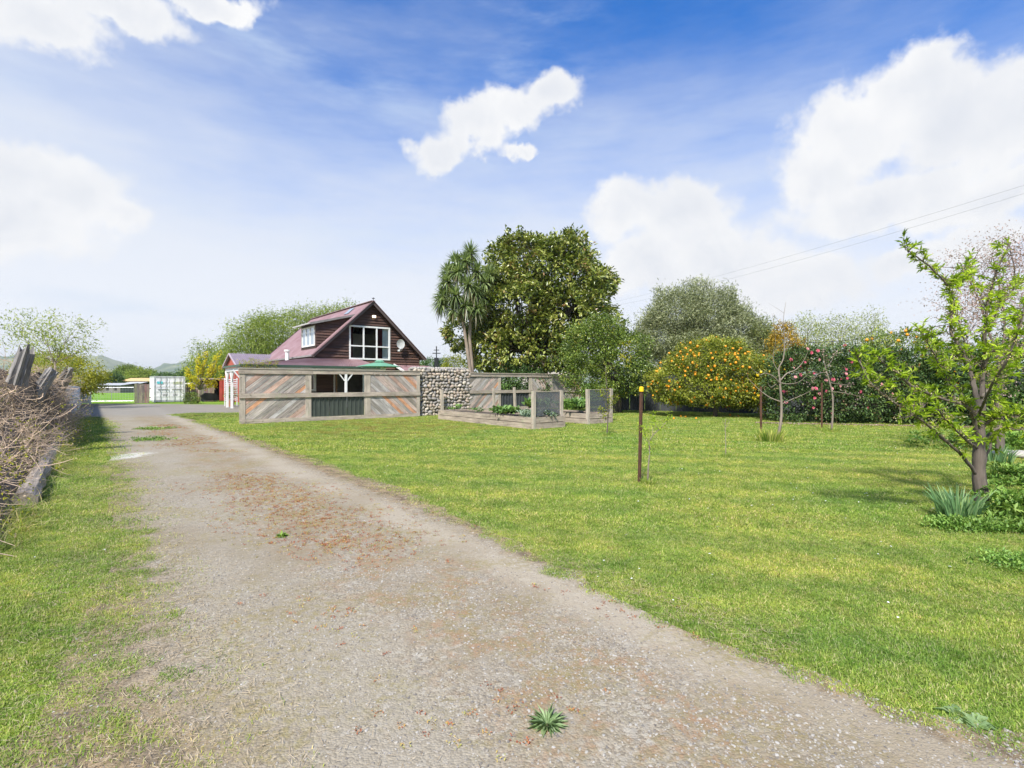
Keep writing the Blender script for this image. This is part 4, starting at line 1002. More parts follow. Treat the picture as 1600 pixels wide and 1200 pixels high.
mb.build('corner_frame', grey_ct, ct)
for k in range(2):
    a = .115 if k == 0 else CW/2+.01; b = CW/2-.01 if k == 0 else CW-.115
    mb = MB(); mb.box((a, .02, .18), (b, .06, CHt-.14)); zz = [.42, .80, 1.18, 1.5]
    for z in zz: mb.box((a+.03, .0, z), (b-.03, .02, z+.11))
    dr = mb.build('container_door', white_ct, ct)
    for q in (.30, .72):
        x = a+(b-a)*q; mb = MB(); mb.tube([(x, -.035, .14), (x, -.035, CHt-.06)], .016, 6); mb.box((x-.02, -.06, .85), (x+.14*(1 if k else -1) if k else x+.02, -.04, .90)) if False else None; mb.build('lock_rod', galv, dr)
    mb = MB(); mb.box((a+.1, -.005, 1.0), (b-.1, -.052, 1.04)); mb.build('handle', galv, dr)
mb = MB(); mb.box((.18, -.012, 1.42), (.55, -.004, 1.60)); 
logo = mb.build('logo_sticker', plain('teal_sticker', (.12, .55, .60), .5), ct)
mb = MB()
for k in range(7): mb.box((CW/2+.22+k*.085, -.012, 1.50), (CW/2+.28+k*.085, -.004, 1.58))
for k in range(8): mb.box((CW/2+.22+k*.075, -.012, 1.40), (CW/2+.27+k*.075, -.004, 1.46))
mb.build('painted_number', plain('yellowish_print', (.55, .58, .28), .6), ct)
mb = MB()
for row_ in range(3):
    for k in range(5): mb.box((.55+k*.06, -.012, .62-row_*.06), (.59+k*.06, -.004, .65-row_*.06)); mb.box((CW/2+.2+k*.06, -.012, .62-row_*.06), (CW/2+.24+k*.06, -.004, .65-row_*.06))
mb.build('data_print', plain('grey_print', (.15, .15, .15), .6), ct)
# red shed
Ya = 41.0; ap = Vector(((361-800)/F*Ya, Ya, 0)); shed = thing('red_shed', 'red corrugated iron shed with purple grey roof left of the house', 'shed', tuple(ap), TH)
zr_, ze_, hw_, sl_ = 3.86, 2.75, 2.9, 7.5
mb = MB(); mb.prism([(-hw_+.15, 0), (hw_-.15, 0), (hw_-.15, ze_+.05), (0, zr_-.08), (-hw_+.15, ze_+.05)], 0, .08)
# turn the prism so the gable faces left
mb.v = [(y+.05, x, z) for x, y, z in mb.v]; mb.f = [tuple(reversed(f)) for f in mb.f]
ribbed(mb, .05, sl_, 0, ze_, -hw_+.15, .2, .02); mb.box((.15, hw_-.2, 0), (sl_, hw_-.12, ze_)); mb.box((sl_-.1, -hw_+.2, 0), (sl_, hw_-.22, ze_))
mb.build('wall', red_wall, shed)
mb = MB(); corr(mb, (-.15, -hw_, ze_), (sl_+.1, -hw_, ze_), (-.15, 0, zr_), (sl_+.1, 0, zr_), 100, .02); corr(mb, (sl_+.1, hw_, ze_), (-.15, hw_, ze_), (sl_+.1, 0, zr_), (-.15, 0, zr_), 100, .02)
mb.build('roof', plain('purple_grey_iron', (.25, .20, .225), .45, .1), shed)
mb = MB(); mb.bar((-.16, -hw_, ze_-.05), (-.16, 0, zr_-.05), .06, .12).bar((-.16, hw_, ze_-.05), (-.16, 0, zr_-.05), .06, .12); mb.build('bargeboard', plain('shed_trim', (.45, .36, .42), .6), shed)
p = A(333, 600, 42); lean = thing('lean_to', 'open dark lean-to with a pale roof and a red post attached to the red shed', 'lean-to', (p.x, p.y, 0), TH)
mb = MB(); mb.box((-.9, 0, 1.78), (1.6, 2.6, 1.86)); mb.build('roof', plain('dirty_cream', (.55, .48, .40), .7), lean)
mb = MB(); mb.box((-.9, 2.5, 0), (1.6, 2.58, 1.78)).box((-.9, .6, 0), (-.82, 2.5, 1.78)); mb.build('back_wall', dark_room, lean)
ribbed(MB(), .45, 1.6, 0, 1.77, .02, .2, .03).build('red_panel', red_wall, lean)
p = A(327, 622, 40.5); bq = thing('covered_barbecue', 'black covered barbecue standing in front of the open lean-to', 'barbecue', (p.x, p.y, 0), TH)
mb = MB(); o = 0; mb.tube([(-.45, 0, .0), (-.48, 0, .35), (-.42, 0, .55), (-.3, 0, .66)], [.01, .3, .3, .05], 10)
mb.v = [(x*1, y, z) for x, y, z in mb.v]; mb = MB(); mb.prism([(-.55, .08), (.55, .08), (.58, .45), (.40, .66), (-.30, .70), (-.58, .48)], -.25, .25); mb.build('cover', black_pl, bq)
mb = MB()
for x in (-.45, .45): mb.tube([(x, -.1, .09), (x, .1, .09)], .09, 10)
mb.build('wheel', galv, bq)

def house_far(px0, px1, py_t, py_r, Y, wallc, roofc, label, depth=6):
    a, b = A(px0, 600, Y), A(px1, 600, Y); w_ = (b-a).length; ze = A(0, py_t, Y).z; zr = A(0, py_r, Y).z
    o = thing('farm_building', label, 'building', (a.x, a.y, 0)); wm = plain('far_wall', wallc, .8); rm = plain('far_roof', roofc, .7)
    mb = MB(); mb.box((0, 0, 0), (w_, depth, ze)); mb.build('wall', wm, o)
    mb = MB(); mb.face([(-.3, -.3, ze), (w_+.3, -.3, ze), (w_+.3, depth/2, zr), (-.3, depth/2, zr)]); mb.face([(-.3, depth/2, zr), (w_+.3, depth/2, zr), (w_+.3, depth+.3, ze), (-.3, depth+.3, ze)]); mb.build('roof', rm, o)
    mb = MB()
    for k in range(3): x = w_*(.15+.3*k); mb.box((x, -.03, ze*.35), (x+w_*.12, .02, ze*.8))
    mb.build('window', dark_room, o)
house_far(147, 188, 602, 598.5, 75, (.20, .18, .16), (.42, .43, .44), 'long low dark farm shed with a pale grey roof beyond the paddock')
house_far(186, 209, 601, 596.5, 85, (.40, .33, .28), (.45, .46, .48), 'grey roofed farm building beyond the paddock beside the paling fence')
house_far(190, 236, 595.5, 590.5, 100, (.55, .50, .45), (.75, .45, .20), 'farm building with an orange roof behind the container')
house_far(286, 300, 600, 596.5, 80, (.5, .46, .42), (.62, .55, .42), 'small cream building just right of the container')
house_far(815, 905, 575, 555, 44, (.55, .50, .47), (.42, .30, .27), 'neighbouring house with dull pink roof glimpsed beneath the magnolia')

# ------------------------------------------------------------------ dark back fence on the right
a, b = Vector((4.9, 28.2, 0)), Vector((26, 17.2, 0)); d = b-a; bf = thing('dark_fence', 'tall dark grey corrugated fence running behind the fruit trees and hedge', 'fence', tuple(a), math.atan2(d.y, d.x))
n = int(d.length/.8)
for i in range(n): mb = MB(); ribbed(mb, i*.8, (i+1)*.8, .03, 1.86+.02*(i % 3), -.002*(i % 2), .1, .02); mb.build('steel_sheet', steel_grey, bf)
mb = MB()
for i in range(0, n, 3): mb.box((i*.8, .03, 0), (i*.8+.1, .13, 1.95))
mb.build('fence_posts', wood_pale, bf)

# ------------------------------------------------------------------ trees
def tree(name, label, cat, base, L, m, n, per, cr, ll, lw, r0, bm=bark, group=None, stems=((0, 0),), twigs=2, fork=.35, **kw):
    o = thing(name, label, cat, (base.x, base.y, 0), 0, group); lb = lobes_px(base, L)
    limbs(o, lb, r0, bm, fork, twigs, stems)
    f, P, d = foliage('crown', o, lb, m, n, per, cr, ll, lw, **kw)
    return o, P, d, lb
# magnolia
mg = Vector((1.9, 33.0, 0))
tree('magnolia_tree', 'big dense glossy green magnolia tree with brownish top behind the second board fence', 'tree', mg,
     [(835, 420, 0, 66, 46, 2.6), (880, 440, .3, 62, 46, 2.6), (790, 415, .5, 28, 36, 1.6), (800, 480, -.5, 68, 56, 2.9), (885, 500, -.8, 66, 50, 2.8), (770, 540, -.8, 42, 40, 1.9), (830, 545, -1.2, 62, 36, 2.4), (900, 465, .6, 56, 36, 2), (938, 442, .8, 24, 22, 1.1), (920, 540, 0, 50, 40, 2), (716, 520, .8, 20, 26, 1.0), (890, 395, .6, 34, 26, 1.5), (818, 392, 0, 30, 22, 1.2), (765, 500, 0, 34, 40, 1.6)],
     L_mag, 3300, 13, .15, .31, .14, .34, shell=.13, bump=.24, vshift=.04, twigs=3)
# citrus
cb_ = Vector((4.75, 25.4, 0))
o, P, d, lb = tree('citrus_tree', 'dark green dense citrus tree between the magnolia and the orange tree', 'tree', cb_,
     [(930, 545, 0, 52, 42, 1.6), (965, 555, -.1, 46, 44, 1.6), (915, 590, -.2, 38, 28, 1.3), (975, 590, -.2, 40, 30, 1.3), (940, 515, .2, 34, 22, 1.2), (945, 580, -.6, 50, 34, 1.2)],
     L_cit, 1900, 11, .10, .13, .06, .12, shell=.15, bump=.2, stems=((.35, 0), (.6, .2)))
YF = [(979+random.uniform(-6, 6), 555+random.uniform(-22, 24)) for _ in range(5)]
kk = foliage('yellowing_twig', o, lobes_px(cb_, [(978, 552, -1.5, 7, 20, .15)]), L_yel, 30, 8, .06, .10, .05)
# bushes right of magnolia / far trees for the gap at left
# olive
ob = Vector((10.8, 36.0, 0))
tree('olive_tree', 'large soft grey green olive tree rising behind the orange tree', 'tree', ob,
     [(1060, 495, 0, 46, 42, 2.4), (1105, 500, .3, 50, 48, 2.6), (1045, 530, 0, 48, 42, 2.4), (1090, 545, -.5, 60, 40, 2.6), (1150, 520, .5, 44, 40, 2.2), (1180, 545, .8, 36, 34, 1.8), (1015, 530, .3, 22, 30, 1.4), (1035, 565, 0, 36, 30, 1.8), (1130, 560, -.4, 50, 36, 2)],
     L_oli, 4300, 19, .21, .22, .05, .25, shell=.2, bump=.22, droop=-.3)
# orange tree
og = Vector((9.05, 22.8, 0))
oo, P, d, lb = tree('orange_tree', 'rounded yellow green orange tree covered in ripe oranges in front of the dark fence', 'tree', og,
     [(1100, 572, 0, 56, 40, 1.7), (1140, 580, 0, 52, 44, 1.7), (1060, 595, 0, 42, 36, 1.4), (1095, 607, -.3, 60, 25, 1.6), (1150, 611, -.2, 42, 26, 1.5), (1120, 556, .2, 40, 28, 1.3), (1172, 600, 0, 24, 34, 1.0), (1040, 604, 0, 22, 24, .9)],
     L_ora, 2700, 12, .085, .11, .055, .10, shell=.16, bump=.12)
def fruit_mesh(name, m, sx=1.0):
    bm = bmesh.new(); bmesh.ops.create_icosphere(bm, subdivisions=2, radius=1)
    for v in bm.verts: v.co.z *= sx
    me = bpy.data.meshes.new(name); bm.to_mesh(me); bm.free(); me.polygons.foreach_set('use_smooth', [True]*len(me.polygons)); me.materials.append(m); return me
ORM, LEM = fruit_mesh('orange', orange_m), fruit_mesh('lemon', lemon_m, 1.25)
def fruits(parent, P, d, n, me, name, r, face=.25):
    k = [i for i in range(len(P)) if d[i][1] < face]; random.shuffle(k)
    for i in k[:n]:
        p = Vector(P[i])+Vector(d[i])*.10; rr_ = r*random.uniform(.8, 1.2)
        if p.z > .15: put(name, me, parent, tuple(p), scale=(rr_,)*3)
fruits(oo, P, d, 270, ORM, 'orange', .050)
foP = [(Vector(G(1100+random.uniform(-60, 70), random.uniform(646, 656)))) for _ in range(16)]
for i, p in enumerate(foP[:7]): q = put('fallen_orange', ORM, loc=(p.x, p.y, .04), scale=(.042,)*3); tag(q, 'fallen orange lying on the grass beneath the orange tree', 'orange', 'fallen oranges under the orange tree')
# lemon bush
lmb = Vector((10.7, 21.6, 0))
lo_, P, d, lb = tree('lemon_tree', 'smaller lemon tree with pale yellow lemons right of the orange tree behind the bare tree', 'tree', lmb,
     [(1200, 585, 0, 26, 26, .8), (1195, 612, 0, 24, 30, .8), (1215, 600, .2, 20, 28, .7)], L_ora, 420, 10, .08, .10, .05, .05, shell=.2, vshift=-.12)
fruits(lo_, P, d, 26, LEM, 'lemon', .058)
# orange shrub behind
sb_ = Vector((15.8, 30.0, 0))
tree('golden_conifer', 'orange gold conifer shrub peeping over the camellia hedge', 'shrub', sb_, [(1226, 548, 0, 25, 30, 1.0), (1224, 525, 0, 14, 22, .6), (1245, 558, 0, 20, 20, .8)], L_org, 420, 12, .10, .14, .05, .07)
# small olive-brown bush at the olive's right end
tree('olive_bush', 'olive brown bush at the right end of the big olive tree', 'tree', Vector((16.2, 34.5, 0)), [(1192, 540, 0, 26, 34, 1.2), (1205, 560, 0, 26, 26, 1.1)], L_far, 380, 12, .15, .16, .05, .08, vshift=-.2)
# camellia hedge
ch = Vector((11.5, 19.8, 0)); L = []
x = 1228
for i in range(11):
    dY = -.13*i; L.append((x+i*27, 590+random.uniform(-5, 5), dY, 30, 40+random.uniform(-3, 4), .9)); L.append((x+i*27+8, 628, dY-.15, 30, 34, .95))
    if i < 8: L.append((x+i*27+14, 562+random.uniform(-4, 5), dY, 20, 17, .6))
hedge, P, d, lb = tree('camellia_hedge', 'tall dark green camellia hedge dotted with pink flowers along the back of the lawn', 'hedge', ch, L, L_cam, 3600, 10, .09, .105, .06, .04, twigs=0, shell=.14, bump=.12, stems=((0, 0), (3, -.8)), zmin=.05)
def flower_mesh(name, m):
    mb = MB(); mb.v.append((0, 0, 0)); mb.g.append((0, 0, 0)); n = 10
    for ring, (r1, z1, ph) in enumerate(((1, .15, 0), (.62, .4, .3))):
        for k in range(n):
            a = 2*math.pi*k/n+ph; rr_ = r1*(1 if k % 2 else .78); mb.v.append((rr_*math.cos(a), rr_*math.sin(a), z1)); mb.g.append((0, 0, 0))
        o = 1+ring*n
        for k in range(n): mb.f.append((0, o+k, o+(k+1) % n))
    return mb.mesh(name, m)
FLP, FLL = flower_mesh('flower', petal_p), flower_mesh('flower', petal_l)
FSPOT = [(1240, 575), (1236, 562), (1250, 572), (1262, 545), (1268, 551), (1278, 548), (1243, 589), (1251, 586), (1272, 583), (1291, 594), (1302, 593), (1314, 592), (1313, 603), (1324, 591), (1322, 577), (1322, 584), (1330, 565), (1328, 548), (1270, 607), (1275, 607), (1292, 611), (1300, 607), (1254, 632), (1271, 637), (1280, 615), (1273, 622), (1320, 540), (1378, 600), (1357, 638), (1300, 645), (1280, 562), (1258, 566), (1345, 612), (1395, 615), (1225, 612), (1228, 628), (1340, 585)]
PA = np.array(P)
for i, (px, py) in enumerate(FSPOT):
    # nearest leafy surface point along the sight line
    W_ = PA+np.array([ch.x, ch.y, 0]); sxp = 800+F*W_[:, 0]/W_[:, 1]; syp = HY-(W_[:, 2]-H)*F/W_[:, 1]
    dd_ = (sxp-px)**2+(syp-py)**2+(W_[:, 1]-18)*14; j = int(np.argmin(dd_)); Yy = W_[j, 1]-.16
    q = A(px, py, Yy)-ch
    put('flower', FLP if i % 3 else FLL, hedge, tuple(q), (R(80)+random.uniform(-.4, .4), random.uniform(-.4, .4), random.uniform(-.5, .5)), (.066*random.uniform(.7, 1.2),)*3)
# petals on the ground
n = 900; X_ = rng.uniform(9.0, 16, n); Y_ = np.interp(X_, [9, 16], [19.0, 17.0])-np.abs(rng.normal(0, .30, n)); Pp = np.stack([X_, Y_, np.full(n, .04)], 1)
V, Fa, vv = leaf_arrays(Pp, rng.normal(size=(n, 3))*np.array([1, 1, .1]), np.tile([0, 0, 1.0], (n, 1)), .06, .05, rng.uniform(0, 1, n)); o = put('fallen_petals', fastmesh('fallen_petals', V, Fa, L_blos, vv), kind='stuff')
# mandarin behind hedge
mn_ = Vector((14.2, 21.8, 0))
mo, P, d, lb = tree('mandarin_tree', 'rounded mandarin tree with orange fruit showing above the right part of the camellia hedge', 'tree', mn_,
     [(1405, 555, 0, 48, 42, 1.5), (1440, 565, 0, 42, 38, 1.4), (1375, 575, 0, 34, 40, 1.3), (1400, 600, 0, 50, 30, 1.4), (1450, 600, 0, 34, 36, 1.2)], L_cit, 1000, 11, .09, .11, .055, .09, vshift=.1)
fruits(mo, P, d, 60, ORM, 'mandarin', .058)
# shrubs closing the right side
tree('evergreen_shrub', 'broad dark evergreen shrubbery behind the bright plum tree at the right edge', 'shrub', Vector((17.5, 18.0, 0)), [(1510, 590, 0, 50, 60, 1.3), (1580, 585, -.4, 60, 62, 1.3), (1640, 590, -.6, 60, 64, 1.3), (1540, 640, -.3, 70, 40, 1.2), (1630, 645, -.8, 80, 40, 1.2)], L_dark, 1500, 11, .12, .14, .07, .06, vshift=.12, stems=((0, 0), (.8, 0)), twigs=0, zmin=.03)
# pale far trees behind the hedge
for (px, lab) in ((1262, 'left of the pale budding trees far behind the camellia hedge'), (1310, 'middle of the pale budding trees far behind the camellia hedge'), (1360, 'right of the pale budding trees far behind the camellia hedge')):
    b_ = Vector(((px-800)/F*52, 52, 0)); tree('budding_tree', lab, 'tree', b_, [(px-8, 522, 0, 26, 24, 2), (px+14, 530, 0, 24, 22, 2), (px, 510 if px < 1350 else 502, 0, 18, 18, 1.2), (px+5, 550, 0, 34, 28, 2)], L_far, 420, 8, .35, .20, .09, .12, bark_pale, 'pale budding trees beyond the hedge', shell=.35, vshift=.2, twigs=5)
# willows behind the house
for (b_, L, lab, n) in ((Vector((-31, 62, 0)), [(392, 545, 0, 38, 48, 3.5), (370, 570, 0, 34, 36, 3), (415, 525, 0, 32, 36, 3), (400, 585, 0, 60, 26, 3)], 'leafy green willow directly left of the house roof', 1300),
                 (Vector((-25.5, 66, 0)), [(450, 515, 0, 40, 36, 3.5), (470, 500, 0, 26, 24, 2.5), (430, 540, 0, 44, 44, 3.5), (480, 540, 0, 44, 46, 3.5)], 'tall green willow behind the dormer', 1300),
                 (Vector((-20, 70, 0)), [(520, 490, 0, 22, 18, 2.5), (545, 485, 0, 18, 16, 2), (525, 520, 0, 44, 34, 3), (500, 495, 0, 18, 20, 2)], 'thin topped willow peeping over the ridge of the house roof', 520),
                 (Vector((-36.5, 64, 0)), [(322, 556, 0, 20, 24, 2.2), (312, 575, 0, 18, 22, 2), (340, 570, 0, 26, 30, 2.5), (345, 592, 0, 34, 20, 2.5)], 'smaller airy willow behind the yellow tree', 520)):
    tree('willow_tree', lab, 'tree', b_, L, L_wil, n, 15, .42, .34, .085, .28, bark, 'willows behind the house', shell=.24, bump=.25, hang=.7, twigs=4)
# yellow small tree + shrub
yb = G(311, 628.5)
yt = thing('yellow_tree', 'small tree with bright yellow blossom on open branches beside the container', 'tree', tuple(yb))
mb = MB(); top = Vector((0, 0, .95)); mb.tube([(0, 0, 0), (.02, 0, .5), top], [.07, .06, .055], 7)
ends = []
for (px, py) in ((291, 575), (289, 583), (305, 560), (312, 556), (322, 550), (345, 548), (338, 556), (330, 572), (347, 572), (345, 590), (302, 590), (318, 565), (296, 600), (338, 600)):
    e = A(px, py, yb.y+random.uniform(-1, 1))-yb; pts = curve(top, e, 7, .08, .05); mb.tube(pts, [.04, .035, .03, .024, .02, .014, .008], 5); ends += [tuple(pts[k].lerp(pts[k+1], random.random())) for k in range(2, 6) for _ in range(4)]
mb.build('trunk', bark_pale, yt, True)
P_ = np.repeat(np.array(ends), 7, 0); P_ = P_+rng.normal(size=P_.shape)*.09
V, Fa, vv = leaf_arrays(P_, rng.normal(size=P_.shape), rng.normal(size=P_.shape)*.6+np.array([0, 0, 1]), .13, .10, np.clip(rng.normal(.55, .25, len(P_)), 0, 1)); put('blossom', fastmesh('blossom', V, Fa, L_yel, vv), yt)
tree('round_shrub', 'small round dark green shrub just right of the container', 'shrub', G(298, 631), [(298, 620, 0, 10, 9, .4), (296, 626, 0, 8, 6, .35), (301, 626, 0, 8, 6, .35)], L_cit, 130, 9, .06, .08, .05, .03)
# left trees
tree('yellow_green_tree', 'yellow green leafy tree behind the low pale blue fence', 'tree', Vector((-31.2, 33, 0)), [(85, 575, 0, 34, 24, 1.8), (120, 585, 0, 30, 24, 1.8), (105, 600, 0, 42, 20, 1.8), (60, 590, 0, 34, 30, 1.8), (138, 597, 0, 15, 12, 1)], L_yg, 900, 13, .16, .16, .06, .12, droop=.4, vshift=-.05)
tree('airy_tree', 'thin airy tree with sparse fresh leaves above the vine heap', 'tree', Vector((-25, 28, 0)), [(60, 510, 0, 40, 24, 1.6), (110, 515, 0, 34, 24, 1.6), (25, 520, 0, 34, 30, 1.6), (90, 540, 0, 50, 26, 1.8), (130, 545, 0, 24, 16, 1.2), (70, 560, 0, 40, 18, 1.5)], L_wil, 330, 9, .16, .15, .05, .06, bark_pale, shell=.45, vshift=.15, twigs=7)
tree('weeping_tree', 'round light green weeping tree beyond the container roof', 'tree', Vector((-84, 118, 0)), [(218, 586, 0, 20, 9, 3), (225, 590, 0, 20, 8, 3), (205, 589, 0, 12, 7, 2.5)], L_wil, 500, 12, .35, .45, .15, .2, vshift=-.05, hang=.8)
tree('round_tree', 'darker rounded green tree behind the weeping tree on the horizon', 'tree', Vector((-95, 128, 0)), [(203, 583, 0, 18, 9, 4), (228, 588, 0, 14, 8, 3), (190, 588, 0, 8, 6, 3)], L_wil, 500, 12, .4, .5, .2, .25, vshift=-.3)
for i, (px, py, rx, ry, lab) in enumerate(((163, 594, 10, 5, 'leftmost low grey green trees beyond the farm sheds'), (178, 590, 6, 6, 'dark cypress clump beyond the farm sheds'), (255, 588, 12, 3, 'dark bush rising just over the container top'), (272, 589, 13, 3, 'wide dark bush over the right half of the container'), (290, 587, 8, 7, 'dark bush between the container and the yellow tree'))):
    tree('distant_tree', lab, 'tree', Vector(((px-800)/F*95, 95, 0)), [(px, py, 0, rx, ry, 1.5), (px+3, py+5, 0, rx*1.1, ry, 1.5)], L_dark if i else L_far, 160, 10, .3, .35, .15, .12, bark, 'distant trees beyond the paddock')
tree('low_bush', 'low green bushes on the skyline between the house corner and the palm like tree', 'bush', Vector((-9.5, 60, 0)), [(672, 572, 0, 16, 9, 1.5), (690, 571, 0, 12, 8, 1.5), (662, 575, 0, 10, 10, 1.2)], L_dark, 260, 10, .2, .22, .1, .08)
tree('autumn_bush', 'brownish green bush low beside the base of the palm like tree', 'bush', Vector((-5, 45, 0)), [(710, 568, 0, 16, 12, 1), (718, 575, 0, 16, 12, 1), (704, 574, 0, 14, 8, 1)], L_yg, 220, 10, .14, .16, .07, .06, vshift=-.25)

tree('dark_shrub', 'dark leafy shrub seen through the gap of the second board fence', 'shrub', Vector((.2, 30.4, 0)), [(790, 600, 0, 30, 26, .8), (815, 598, 0, 26, 24, .8), (835, 605, 0, 24, 26, .8), (800, 622, 0, 44, 18, .8)], L_dark, 700, 12, .12, .15, .08, .06)
# cabbage tree
cbt = Vector((-2.35, 30.2, 0)); ctr = thing('cabbage_tree', 'palm like cabbage tree with two slim trunks and spiky drooping heads left of the magnolia', 'tree', tuple(cbt))
bark_cab = woodmat('cabbage_bark', (.30, .235, .18), 1.0, .9)
def ctube(L, r0, r1):
    pts = [A(px, py, 30.2+dy)-cbt for px, py, dy in L]; n = len(pts); mb = MB(); ff = []
    for a_, b_ in zip(pts, pts[1:]): ff += [a_.lerp(b_, k/3) for k in range(3)]
    ff.append(pts[-1]); mb.tube(ff, [r0+(r1-r0)*i/(len(ff)-1) for i in range(len(ff))], 8, rough=.15); return mb
ctube([(736, 640, 0), (735, 580, 0), (729, 540, 0), (724, 505, 0), (716, 483, 0), (700, 462, 0)], .115, .07).build('trunk', bark_cab, ctr, True)
ctube([(739, 640, .1), (738, 580, .1), (734, 530, .1), (735, 490, .1), (742, 465, .1), (755, 448, .1)], .12, .07).build('trunk', bark_cab, ctr, True)
ctube([(734, 490, .1), (728, 465, 0), (726, 440, 0), (728, 420, 0)], .10, .07).build('branch', bark_pale, ctr, True)
ctube([(724, 505, 0), (718, 470, -.2), (715, 450, -.3)], .08, .06).build('branch', bark_pale, ctr, True)
HD = [(700, 440, -.2), (728, 408, 0), (745, 425, .1), (757, 442, .2), (716, 425, -.4), (732, 445, -.6), (693, 462, 0), (712, 462, -.5), (742, 455, -.3), (735, 395, .3), (712, 410, .3), (765, 430, .4), (700, 425, .4), (690, 474, -.1), (708, 484, -.2), (727, 478, -.4), (755, 466, .2), (745, 482, -.3)]
for (px, py, dy) in HD:
    c = A(px, py, 30.2+dy)-cbt; n = 190
    D = norm(rng.normal(size=(n, 3))+np.array([0, 0, .15])); L_ = rng.uniform(.65, 1.0, n)
    side = norm(np.cross(D, rng.normal(size=(n, 3))*.2+np.array([0, 0, 1])))
    P0 = np.tile(np.array(c), (n, 1)); w_ = .034
    sag = np.clip(1-D[:, 2], 0, 2)[:, None]*np.array([0, 0, -1.0])
    P1 = P0+D*L_[:, None]*.5+sag*.05; P2 = P0+D*L_[:, None]*.92+sag*.26*L_[:, None]
    V = np.stack([P0-side*w_*.6, P0+side*w_*.6, P1-side*w_, P1+side*w_, P2], 1).reshape(-1, 3); i = np.arange(n)[:, None]*5
    Fa = np.concatenate([i+np.array([0, 1, 3]), i+np.array([0, 3, 2]), i+np.array([2, 3, 4])], 0)
    vv = np.repeat(np.where(D[:, 2] < -.55, rng.uniform(0, .2, n), rng.uniform(.2, 1, n)), 5)
    put('leaf_head', fastmesh('leaf_head', V, Fa, L_cab, vv), ctr)

# ------------------------------------------------------------------ plum tree at right
pb_ = G(1533, 797); PY = pb_.y
plum = thing('plum_tree', 'near plum tree with bright lime green leaf tufts on twisting branches at right edge', 'tree', tuple(pb_))
def pbranch(L, r0, r1, name='branch', dz0=0, m=bark):
    n = len(L); pts = []; 
    for i, (px, py, dy) in enumerate(L): pts.append(A(px, py, PY+dy)-pb_)
    ff = []
    for i in range(len(pts)-1):
        p0 = pts[max(i-1, 0)]; p1 = pts[i]; p2 = pts[i+1]; p3 = pts[min(i+2, len(pts)-1)]
        for k in range(4):
            u = k/4; ff.append(.5*((2*p1)+(-p0+p2)*u+(2*p0-5*p1+4*p2-p3)*u*u+(-p0+3*p1-3*p2+p3)*u**3))
    ff.append(pts[-1]); ff = [f+Vector((random.gauss(0, .004), random.gauss(0, .004), random.gauss(0, .004))) for f in ff]
    mb = MB(); mb.tube(ff, [(r0+(r1-r0)*(i/(len(ff)-1))**.8)*random.uniform(.93, 1.08) for i in range(len(ff))], 8, rough=.12); mb.build(name, m, plum, True)
    return ff
allp = []
pbranch([(1533, 800, 0), (1534, 790, 0), (1531, 750, 0), (1529, 710, 0), (1530, 680, 0), (1531, 655, 0), (1532, 632, .02)], .074, .05, 'trunk')
BR = [([(1526, 742, 0), (1505, 714, -.1), (1470, 683, -.25), (1430, 648, -.4), (1390, 624, -.5), (1356, 592, -.6), (1341, 556, -.6)], .030, .006),
      ([(1528, 690, 0), (1524, 664, -.05), (1519, 645, -.1), (1498, 630, -.2), (1456, 618, -.3), (1424, 602, -.4), (1398, 580, -.5), (1372, 560, -.5)], .040, .007),
      ([(1531, 650, 0), (1524, 615, .05), (1518, 585, .1), (1505, 548, .15), (1487, 522, .2), (1487, 490, .2), (1488, 464, .2), (1470, 433, .15), (1433, 401, .1), (1417, 391, .1)], .045, .006),
      ([(1532, 640, 0), (1536, 600, .1), (1537, 562, .15), (1540, 520, .1), (1541, 482, .1), (1557, 425, .05), (1579, 378, 0)], .046, .007),
      ([(1534, 665, 0), (1550, 656, -.1), (1570, 652, -.2), (1605, 648, -.3), (1660, 630, -.4)], .030, .008),
      ([(1537, 575, .1), (1552, 548, 0), (1580, 552, -.1), (1620, 556, -.2), (1670, 540, -.3)], .026, .007),
      ([(1528, 700, 0), (1510, 688, -.3), (1490, 668, -.5), (1475, 652, -.6), (1466, 640, -.7)], .022, .005),
      ([(1536, 690, 0), (1560, 668, .2), (1590, 672, .3), (1640, 662, .4)], .026, .007),
      ([(1522, 645, 0), (1500, 612, .3), (1476, 588, .5), (1462, 560, .6), (1455, 530, .6)], .024, .005),
      ([(1505, 548, .15), (1492, 560, .2), (1474, 575, 0), (1455, 545, -.2), (1440, 522, -.3)], .016, .004),
      ([(1540, 505, .1), (1556, 478, .2), (1575, 460, .3), (1600, 440, .4)], .016, .005),
      ([(1541, 482, .1), (1522, 440, .3), (1508, 415, .4)], .012, .004),
      ([(1488, 464, .2), (1500, 445, .3), (1512, 428, .3)], .012, .004),
      ([(1534, 620, 0), (1560, 590, .3), (1590, 575, .5), (1640, 580, .6)], .024, .006),
      ([(1456, 618, -.3), (1440, 640, -.5), (1420, 652, -.6)], .012, .004),
      ([(1530, 650, 0), (1545, 610, -.5), (1570, 570, -.8), (1590, 520, -.9), (1605, 480, -.9)], .024, .005),
      ([(1556, 560, .3), (1590, 520, .3), (1630, 500, .3)], .02, .006),
      ([(1533, 800-60, 0), (1546, 700, .3), (1556, 650, .5), (1566, 600, .7), (1560, 540, .8)], .024, .005)]
for (L, r0, r1) in BR:
    ff = pbranch(L, r0*.72, r1*.9); n = len(ff)
    allp += [(ff[i], i/n, (ff[min(i+1, n-1)]-ff[max(i-1, 0)]).normalized()) for i in range(max(2, n//5), n)]
